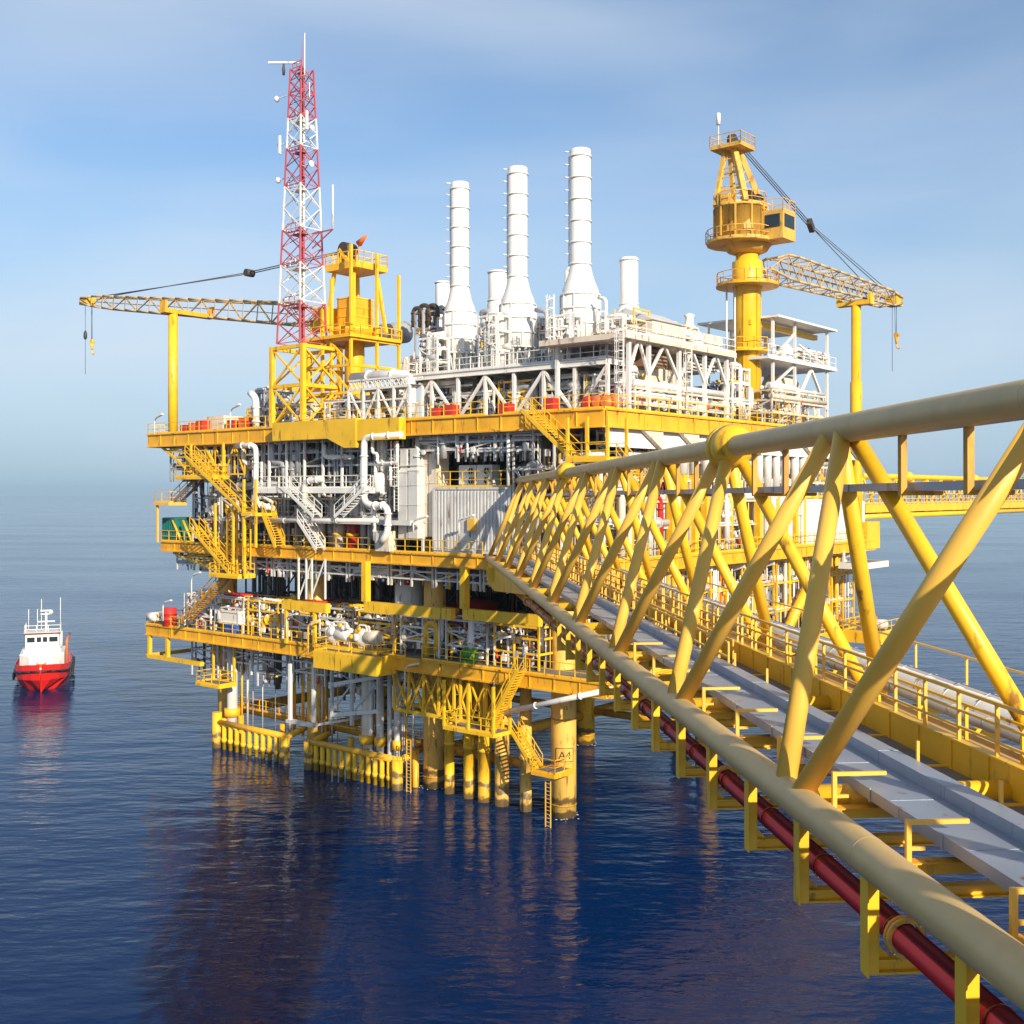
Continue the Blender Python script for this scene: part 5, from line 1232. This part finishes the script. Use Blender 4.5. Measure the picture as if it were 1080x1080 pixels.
# ------------------------------------------------------------------ far bridge on the right
def far_bridge():
    t = T('truss_bridge', 'distant yellow truss bridge leaving the right side of the platform', 'bridge', (-5, 47, 23.3))
    u0, u1 = -5.6, -1.8; va, vb = 46.5, 125; z0, z1_ = 23.4, 27.9
    for u in (u0, u1):
        t.add('chord', M().tube((u, va, z1_), (u, vb, z1_), .3, n=10), YEL); t.add('chord', M().tube((u, va, z0), (u, vb, z0), .3, n=10), YEL)
    n = 16
    for q in range(n):
        a = va + (vb - va) * q / n; b = va + (vb - va) * (q + 1) / n
        k = M()
        k.tube((u0, a, z0), (u0, a, z1_), .13, n=6); k.tube((u0, a, z0), (u0, b, z1_), .12, n=6); k.tube((u0, b, z0), (u0, a, z1_), .12, n=6); k.tube((u1, a, z0), (u1, b, z1_), .12, n=6)
        t.add('web_member', k, YEL)
        t.add('cross_beam', M().beam((u0, a, z0 - .1), (u1, a, z0 - .1), .3), YEL)
    t.add('walkway', M().box(u0 + .4, u1 - .4, va, vb, z0 + .3, z0 + .4), GRAT)
    t.add('side_girder', M().beam((u0 - .35, va, z0 + .9), (u0 - .35, vb, z0 + .9), .2, .9), YEL)
    t.add('handrail', M().rail([(u0 - .3, va, z0 + 1.4), (u0 - .3, vb, z0 + 1.4)], gap=2, t=.08), YELP)
    for v in (60, 84, 108): t.add('collar', M().prof((u0, v, z1_), (u0, v + 1, z1_), [(-.5, .3), (-.2, .62), (.3, .62), (.6, .3)], 14), YEL)
    t.add('cable_tray', M().box(u0 + .3, u0 + .9, va, vb, z1_ - 1.1, z1_ - .9), TRAY)
far_bridge()
plat.add('bridge_seat', M().box(-7, -.5, 44.5, 48, 20.0, 22.9), YEL)

# ------------------------------------------------------------------ the near truss bridge (triangular section)
def bridge():
    t = T('truss_bridge', 'big yellow triangular truss bridge running from the right foreground to the platform', 'bridge', (8, 6, -5), BF)
    xn, xt, xf = 6.2, 8.6, 11.0; zb, zt = -4.88, 1.38
    y0, y1 = 1.5, 91.5
    def seamed(a, b, r_, n=32):
        a = Vector(a); b = Vector(b); L_ = (b - a).length; pr = [(0, r_)]; x = 1.3
        while x < L_ - 1: pr += [(x - .02, r_), (x, r_), (x + .006, r_ + .004), (x + .018, r_ + .004), (x + .024, r_), (x + .044, r_)]; x += 6.1
        return M().prof(a, b, pr + [(L_, r_)], n)
    t.add('bottom_chord', seamed((xn, y0, zb), (xn, y1 + 1, zb), .27, 40), CHORD)
    t.add('bottom_chord', M().tube((xf, y0, zb), (xf, y1 - 6, zb), .26, n=24), CHORD)
    tc_ = t.add('top_chord', seamed((xt, y0, zt), (xt, y1, zt), .285, 40), CHORD)
    P = 8.12; yT = [22.2 + P * k for k in range(-2, 9)]; yB = [18.15 + P * k for k in range(-2, 10)]
    def diag(a, b, mt, r):
        a = Vector(a); b = Vector(b); t.add('diagonal', M().tube(a, b, r, n=20), mt)
    for y in yT:
        for s in (-1, 1):
            yb = y + s * P / 2 
            if yb < y0 or yb > y1 + 2: continue
            e = .35 * s
            diag((xt - .1, y + e, zt - .1), (xn, yb - e, zb + .1), YELP, .175)
            diag((xt + .1, y + e, zt - .1), (xf, yb - e, zb + .1), YEL, .17)
    for i, y in enumerate(yB):
        if y0 < y < y1: t.add('cross_tube', M().tube((xn, y, zb - .02), (xf, y, zb - .02), .2, n=14), YEL)
    for y in (22.2 + P, 22.2 + P * 5):
        t.add('node_collar', M().prof((xt, y - .9, zt), (xt, y + 3, zt), [(0, .29), (.35, .56), (.62, .6), (.62, .5), (.74, .5), (.74, .6), (1.15, .6), (1.75, .29)], 32), YEL, tc_)
    # bracket frames under the near chord and cross beams
    Q = P / 3
    ys = [17.6 + Q * k for k in range(-5, 24)]
    for y in ys:
        if y > 50: continue
        b = t.add('bracket', M().box(xn - .10, xn + .05, y - .10, y + .10, -6.4, zb - .2), YEL)
        t.add('gusset', M().add([(xn + .05, y - .01, -6.2), (xn + .24, y - .01, -6.2), (xn + .05, y - .01, -6.0), (xn + .05, y + .01, -6.2), (xn + .24, y + .01, -6.2), (xn + .05, y + .01, -6.0)], [(0, 1, 2), (5, 4, 3), (0, 3, 4, 1), (1, 4, 5, 2), (2, 5, 3, 0)]), YEL, b)
        t.add('bracket_flange', M().box(xn - .12, xn - .10, y - .13, y + .13, -6.43, zb - .24), YEL, b)
        t.add('cross_beam', M().ibeam((xn + .05, y, -6.3), (xf, y, -6.3), .22, .2, .03), YEL)
        t.add('hanger_post', M().beam((xf, y, -6.14), (xf, y, zb - .2), .16), YEL)
        t.add('tray_support', M().beam((xn + .1, y, -5.02), (xf, y, -5.02), .14, .14), YEL)
        if y > 36: continue
        # goose neck stand beside the tray
        t.add('tray_guard', M().beam((6.7, y, -4.95), (6.7, y, -4.36), .07).beam((6.735, y, -4.395), (7.55, y, -4.395), .06).beam((6.735, y, -4.75), (6.93, y, -4.75), .05), YELP)
        t.add('guard_plate', M().box(6.45, 7.9, y - .12, y + .12, -4.94, -4.92), YELO)
    # yellow panel and walkway
    t.add('walkway', M().box(8.55, 9.84, y0, y1, -5.02, -4.97), GRAT)
    k = M().box(9.86, 9.94, y0, y1, -5.1, -4.42); k.box(9.8, 10.0, y0, y1, -4.42, -4.38); k.box(9.8, 10.0, y0, y1, -5.14, -5.1)
    y = y0 + 1
    while y < y1: k.box(9.83, 9.86, y, y + .06, -5.1, -4.42); y += 1.35
    t.add('side_panel', k, YEL)
    k = M().box(8.46, 8.54, y0, y1, -5.2, -4.75); t.add('side_panel', k, YEL)
    k = M(); y = 2.2
    while y < y1:
        k.beam((9.9, y, -4.4), (9.9, y, -3.5), .06); y += 1.36
    for z, w_ in ((-3.5, .06), (-3.85, .045), (-4.15, .045)): k.beam((9.9, y0, z), (9.9, y1, z), w_)
    t.add('handrail', k, YELP)
    k = M(); y = 2.2
    while y < y1:
        k.beam((8.5, y, -4.75), (8.5, y, -4.1 if y < 40 else -3.7), .05); y += 2.72
    y = 30
    while y < y1: k.beam((8.5, y, -4.75), (8.5, y, -3.9), .05); y += 1.02
    for z in (-3.9, -4.3): k.beam((8.5, 30, z), (8.5, y1, z), .055)
    for q in range(40): y = 32 + q * 1.45; k.beam((9.2, y, -4.97), (9.2, y, -4.1), .04); k.beam((9.9, y + .5, -4.4), (9.9, y + .5, -3.5), .05)
    k.beam((9.2, 32, -4.1), (9.2, y1, -4.1), .045)
    t.add('stanchion', k, YELP)
    k = M(); y = 2.6
    while y < y1: k.beam((10.4, y, -5.0), (10.4, y, -3.9), .06); y += 2.0
    k.beam((10.4, y0, -3.9), (10.4, y1, -3.9), .05); t.add('handrail', k, YEL)
    t.add('end_girder', M().box(xn - .6, xf + .3, y1 - 7, y1 - 6.4, -6.2, -5.2), YEL)
    k = M(); pa = [(60, -5.15), (91.5, -5.15), (91.5, -6.9), (84, -6.9)]; k.add([(xx, y, z) for xx in (xn - .08, xn + .08) for y, z in pa], [(0, 1, 2, 3), (7, 6, 5, 4), (0, 4, 5, 1), (1, 5, 6, 2), (2, 6, 7, 3), (3, 7, 4, 0)]); t.add('landing_plate', k, YEL)
    # suspended tray
    for y in (8.4, 10.8, 17.0, 19.4, 25.7, 28.1, 34.0, 36.4, 42.3, 44.8, 50.5, 53, 58.8, 61, 67, 69.4, 75, 77.5):
        h = t.add('tray_hanger', M().box(xt - .02, xt + .09, y - .07, y + .07, .04, zt - .2), YELD)
        t.add('hanger_foot', M().box(xt + .09, xt + .75, y - .07, y + .07, .04, .12), YELD, h)
    # separate things carried by the bridge
    tr = T('cable_tray', 'wide grey covered cable tray lying inside the yellow bridge', 'cable tray', (7.5, 6, -4.7), BF)
    kc = M().box(7.2, 8.05, y0, y1, -4.66, -4.58)
    tr.add('raised_duct', M().box(8.055, 8.4, y0, y1, -4.94, -4.38), TRAY)
    k = M(); y = 2.0
    while y < y1: k.box(7.2, 8.05, y, y + .03, -4.58, -4.575); k.box(8.05, 8.404, y, y + .04, -4.945, -4.375); y += 2.44
    kc.add(k.v, k.f); kr = M().box(7.15, 7.195, y0, y1, -4.74, -4.56); k = kr; y = 2.6
    while y < y1: k.box(7.135, 7.15, y, y + .06, -4.76, -4.54); y += 2.44
    tr.add('cover', kc, TRAY); tr.add('side_rail', kr, TRAY)
    t2 = T('cable_tray', 'narrow grey cable tray hung below the top chord of the bridge', 'cable tray', (9, 6, .2), BF)
    t2.add('tray_body', M().box(xt + .2, xt + .8, y0, 80, .125, .24), TRAY)
    k = M().box(xt + .165, xt + .2, y0, 80, .125, .27); y = 3
    while y < 80: k.box(xt + .15, xt + .165, y, y + .12, .13, .26); y += 2.4
    t2.add('tray_lip', k, TRAY)
    t3 = T('fire_water_pipe', 'glossy dark red pipe running under the near edge of the bridge', 'pipe', (6.5, 6, -6), BF)
    p = t3.add('pipe_run', M().tube((6.55, y0, -5.86), (6.55, 84, -5.86), .19, n=24), MAR)
    for y in (14.6, 23.2, 31.5, 40, 52, 64): 
        k = M().prof((6.55, y, -5.86), (6.55, y + 1, -5.86), [(0, .21), (0, .27), (.05, .27), (.05, .24), (.09, .24), (.09, .27), (.14, .27), (.14, .21)], 24, False)
        fl = t3.add('flange', k, YELP)
        k = M()
        for a in range(8): an = a * math.pi / 4; k.beam((6.55 + .25 * math.cos(an), y - .03, -5.86 + .25 * math.sin(an)), (6.55 + .25 * math.cos(an), y + .17, -5.86 + .25 * math.sin(an)), .03)
        t3.add('bolt', k, GRY, fl)
    for y in ys: t3.add('clamp', M().prof((6.55, y - .02, -5.86), (6.55, y + 1, -5.86), [(0, .19), (0, .205), (.05, .205), (.05, .19)], 20, False), MAR)
    for x, z, r_, mt, lab, nm in ((11.75, -4.42, .33, LGRY, 'fat pale grey insulated pipe along the outer side of the bridge', 'insulated_pipe'), (12.55, -4.5, .24, GRY, 'thinner grey insulated pipe outside the fat one on the bridge', 'insulated_pipe'), (11.0, -4.35, .13, GRY, 'slim grey pipe on top of the far bottom chord', 'slim_pipe')):
        t4 = T(nm, lab, 'pipe', (x, 6, z), BF)
        k = M().tube((x, y0, z), (x, 86, z), r_, n=24); y = 2.5
        while y < 85: k.prof((x, y, z), (x, y + 1, z), [(0, r_), (0, r_ + .012), (.05, r_ + .012), (.05, r_)], 24, False); y += 1.1 + (.3 if int(y) % 3 else 0)
        t4.add('pipe_run', k, mt)
    k = M(); 
    for y in ys: k.beam((xf + .15, y, -4.95), (12.9, y, -4.95), .16, .2)
    t.add('outrigger', k, YEL)
    k = M()
    for y in ys[::1]: k.beam((13.0, y, -4.95), (13.0, y, -3.75), .05)
    k.beam((13.0, y0, -3.75), (13.0, 84, -3.75), .05)
    t.add('handrail', k, YELP)
    # crumpled white sheet lying on a guard plate
    k = M(); r = random.Random(4); g = {}
    n = 7
    for i in range(n + 1):
        for j in range(n + 1): g[i, j] = (6.45 + .6 * i / n, 24.0 + 1.9 * j / n + r.uniform(-.04, .04), -5.36 + r.uniform(0, .14) + .08 * math.sin(i * 2.2 + j))
    vs = [g[i, j] for i in range(n + 1) for j in range(n + 1)]
    k.add(vs, [(i * (n + 1) + j, (i + 1) * (n + 1) + j, (i + 1) * (n + 1) + j + 1, i * (n + 1) + j + 1) for i in range(n) for j in range(n)])
    k.add([(p[0], p[1], p[2] - .05) for p in vs], [(i * (n + 1) + j, (i + 1) * (n + 1) + j, (i + 1) * (n + 1) + j + 1, i * (n + 1) + j + 1) for i in range(n) for j in range(n)])
    one('plastic_sheet', k, WHT, 'crumpled white sheet lying beside the cable tray on the bridge', 'sheet', (6.7, 24, -5.4), BF)
bridge()
def foam():
    # broken wash round the legs and along the boat: low lumps of white water
    r_ = random.Random(3); k = M()
    def lump(p, s_):
        n = 6; vs = [(p[0], p[1], p[2] + .05 * s_)]
        for q in range(n): a = q * math.pi / 3; rr = s_ * r_.uniform(.5, 1); vs.append((p[0] + rr * math.cos(a) * 1.6, p[1] + rr * math.sin(a) * .7, p[2] - .02))
        k.add(vs, [(0, q + 1, (q + 1) % n + 1) for q in range(n)])
    for v in LV[:2]:
        for u in LU:
            for q in range(16):
                a = r_.uniform(0, 6.28); rr = 1.05 + abs(r_.gauss(0, .22))
                c = PF.m @ PF.c((u + rr * math.cos(a), v + rr * math.sin(a), .02)); lump(c, r_.uniform(.03, .10))
    o = build('sea_foam', k, WHTC, None, WF); o['kind'] = 'stuff'; o['label'] = 'specks of white wash on the water round the platform legs'; o['category'] = 'foam'
foam()
# ------------------------------------------------------------------ support boat
def boat():
    O = Vector((-61.0, 147.2, 0)); ang = math.atan2(23.5, -8.6) - math.pi / 2
    F = Frame(Matrix.Translation(O) @ Matrix.Rotation(ang, 4, 'Z'), lambda p: Vector(p))   # y runs from bow to stern
    t = T('supply_boat', 'red hulled supply boat with white wheelhouse on the sea left of the platform', 'boat', (0, 0, 0), F)
    st = [(0, .12, 3.1, -.6), (.9, 1.2, 3.0, .0), (2.2, 2.3, 2.8, .5), (4, 3.1, 2.6, 1.6), (7, 3.45, 2.4, 2.6), (12, 3.5, 2.2, 3.1), (18, 3.5, 1.9, 3.2), (24, 3.3, 1.9, 3.0)]
    secs = []
    for y, b, sh, wb in st:
        yy = y
        secs.append([(-b, y - (.0), sh), (-b * .97, y + .2, sh * .55), (-max(wb, .06), y + 1.2 if y < 4 else y, 0), (-max(wb * .6, .05), y + 1.6 if y < 4 else y, -1.2), (max(wb * .6, .05), y + 1.6 if y < 4 else y, -1.2), (max(wb, .06), y + 1.2 if y < 4 else y, 0), (b * .97, y + .2, sh * .55), (b, y, sh)])
    vs = [p for s in secs for p in s]; fs = []; n = 8
    for i in range(len(secs) - 1):
        for j in range(n - 1): fs.append((i * n + j, i * n + j + 1, (i + 1) * n + j + 1, (i + 1) * n + j))
        fs.append((i * n + n - 1, i * n, (i + 1) * n, (i + 1) * n + n - 1))
    fs.append(tuple(range(n))); fs.append(tuple((len(secs) - 1) * n + j for j in range(n)))
    k = M(); k.add(vs, fs); hl = t.add('hull', k, HULLR)
    k = M()
    for s in (-1, 1):
        for (y, b, sh, _), (y2, b2, sh2, _) in zip(st, st[1:]): k.tube((s * b * 1.02, y, sh - .25), (s * b2 * 1.02, y2, sh2 - .25), .16, n=6)
    t.add('rubbing_strake', k, BLK, hl)
    k = M()
    for s in (-1, 1):
        for (y, b, sh, _), (y2, b2, sh2, _) in zip(st, st[1:]): k.beam((s * b, y, sh + .3), (s * b2, y2, sh2 + .3), .08, .75)
    t.add('bulwark', k, HULLR, hl)
    sup = t.add('superstructure', M().box(-2.75, 2.75, 4.6, 12, 2.0, 4.6), WHT)
    t.add('upper_tier', M().box(-2.35, 2.35, 5.0, 11, 4.6, 5.15), WHT, sup)
    k = M(); k.add([(-2.75, 4.6, 2.4), (2.75, 4.6, 2.4), (1.5, 2.7, 2.4), (-1.5, 2.7, 2.4), (-2.75, 4.6, 4.5), (2.75, 4.6, 4.5), (1.5, 3.0, 4.4), (-1.5, 3.0, 4.4)], [(0, 1, 2, 3), (7, 6, 5, 4), (0, 3, 7, 4), (3, 2, 6, 7), (2, 1, 5, 6), (0, 4, 5, 1)]); t.add('front_house', k, WHT, sup)
    k = M(); k.beam((-2.65, 4.55, 4.0), (-1.2, 3.15, 3.75), .1, .14); k.beam((-1.2, 3.1, 3.75), (1.2, 3.1, 3.75), .1, .14); k.beam((1.2, 3.15, 3.75), (2.65, 4.55, 4.0), .1, .14); t.add('dark_stripe', k, MAR, sup)
    wh = t.add('wheelhouse', M().box(-2.1, 2.1, 5.6, 9.5, 5.15, 7.2), WHT)
    for x0, x1 in ((-1.9, -.95), (-.7, -.15), (.05, .6), (.85, 1.9)): t.add('window', M().box(x0, x1, 5.53, 5.6, 6.05, 6.7), GLASS, wh)
    for s in (-1, 1): t.add('window', M().box(s * 2.1 - .05, s * 2.1 + .05, 6, 9, 6.05, 6.7), GLASS, wh)
    t.add('roof', M().box(-2.3, 2.3, 5.3, 9.8, 7.2, 7.35), WHT, wh)
    t.add('roof_trim', M().box(-2.32, 2.32, 5.28, 5.34, 7.16, 7.3), MAR, wh)
    k = M().rail([(-2.2, 9.6, 7.35), (-2.2, 5.4, 7.35), (2.2, 5.4, 7.35), (2.2, 9.6, 7.35)], h=.9, t=.07, toe=False); t.add('handrail', k, WHT)
    m_ = t.add('mast', M().beam((.4, 7.5, 7.35), (.4, 7.5, 10.0), .26).beam((-.7, 7.4, 8.6), (1.5, 7.4, 8.6), .16).beam((-.3, 7.4, 9.6), (1.1, 7.4, 9.6), .12), WHT)
    t.add('radar', M().beam((-.3, 7.1, 10.1), (1.1, 7.1, 10.1), .25, .2), WHT, m_); t.add('dome', M().prof((1.0, 7.4, 9.6), (1.0, 7.4, 11), [(0, .2), (.2, .32), (.45, .25), (.55, .05)], 10), WHT, m_)
    for x, h in ((-1.8, 3.6), (-.7, 3.6), (-.2, 5.2), (2.2, 5.4)): t.add('whip_antenna', M().tube((x, 7.6, 7.35), (x, 7.6, 7.35 + h * .82), .05, n=5), WHT)
    for s in (-1, 1): t.add('funnel', M().prof((s * 2.0, 10.6, 4.3), (s * 2.0, 10.6, 7), [(0, .45), (2.6, .4)], 12), WHT)
    t.add('deck', M().box(-3.2, 3.2, 12, 23.6, 1.3, 1.6), GRN)
    for i in range(4): t.add('deck_cargo', M().box(-2.5 + i * 1.3, -1.4 + i * 1.3, 14 + i, 16.5 + i, 1.6, 2.9), (ORG, RED, ORG, BLUE)[i])
    t.add('rescue_crane', M().path([(2.9, 12.6, 2), (2.9, 12.6, 5.4), (3.2, 15.5, 5.9)], .18, 8), ORG)
    for s in (-1, 1):
        for q in range(6): t.add('tyre_fender', M().prof((s * 3.5, 8 + q * 2.7, 1.3), (s * 4.5, 8 + q * 2.7, 1.3), [(0, .3), (.05, .5), (.3, .5), (.35, .3)], 12), BLK)
    t.add('windlass', M().prof((-.6, 2.4, 3.4), (.6, 2.4, 3.4), [(0, .3), (.2, .3), (.2, .2), (1, .2), (1, .3), (1.2, .3)], 10), ORG)
boat()
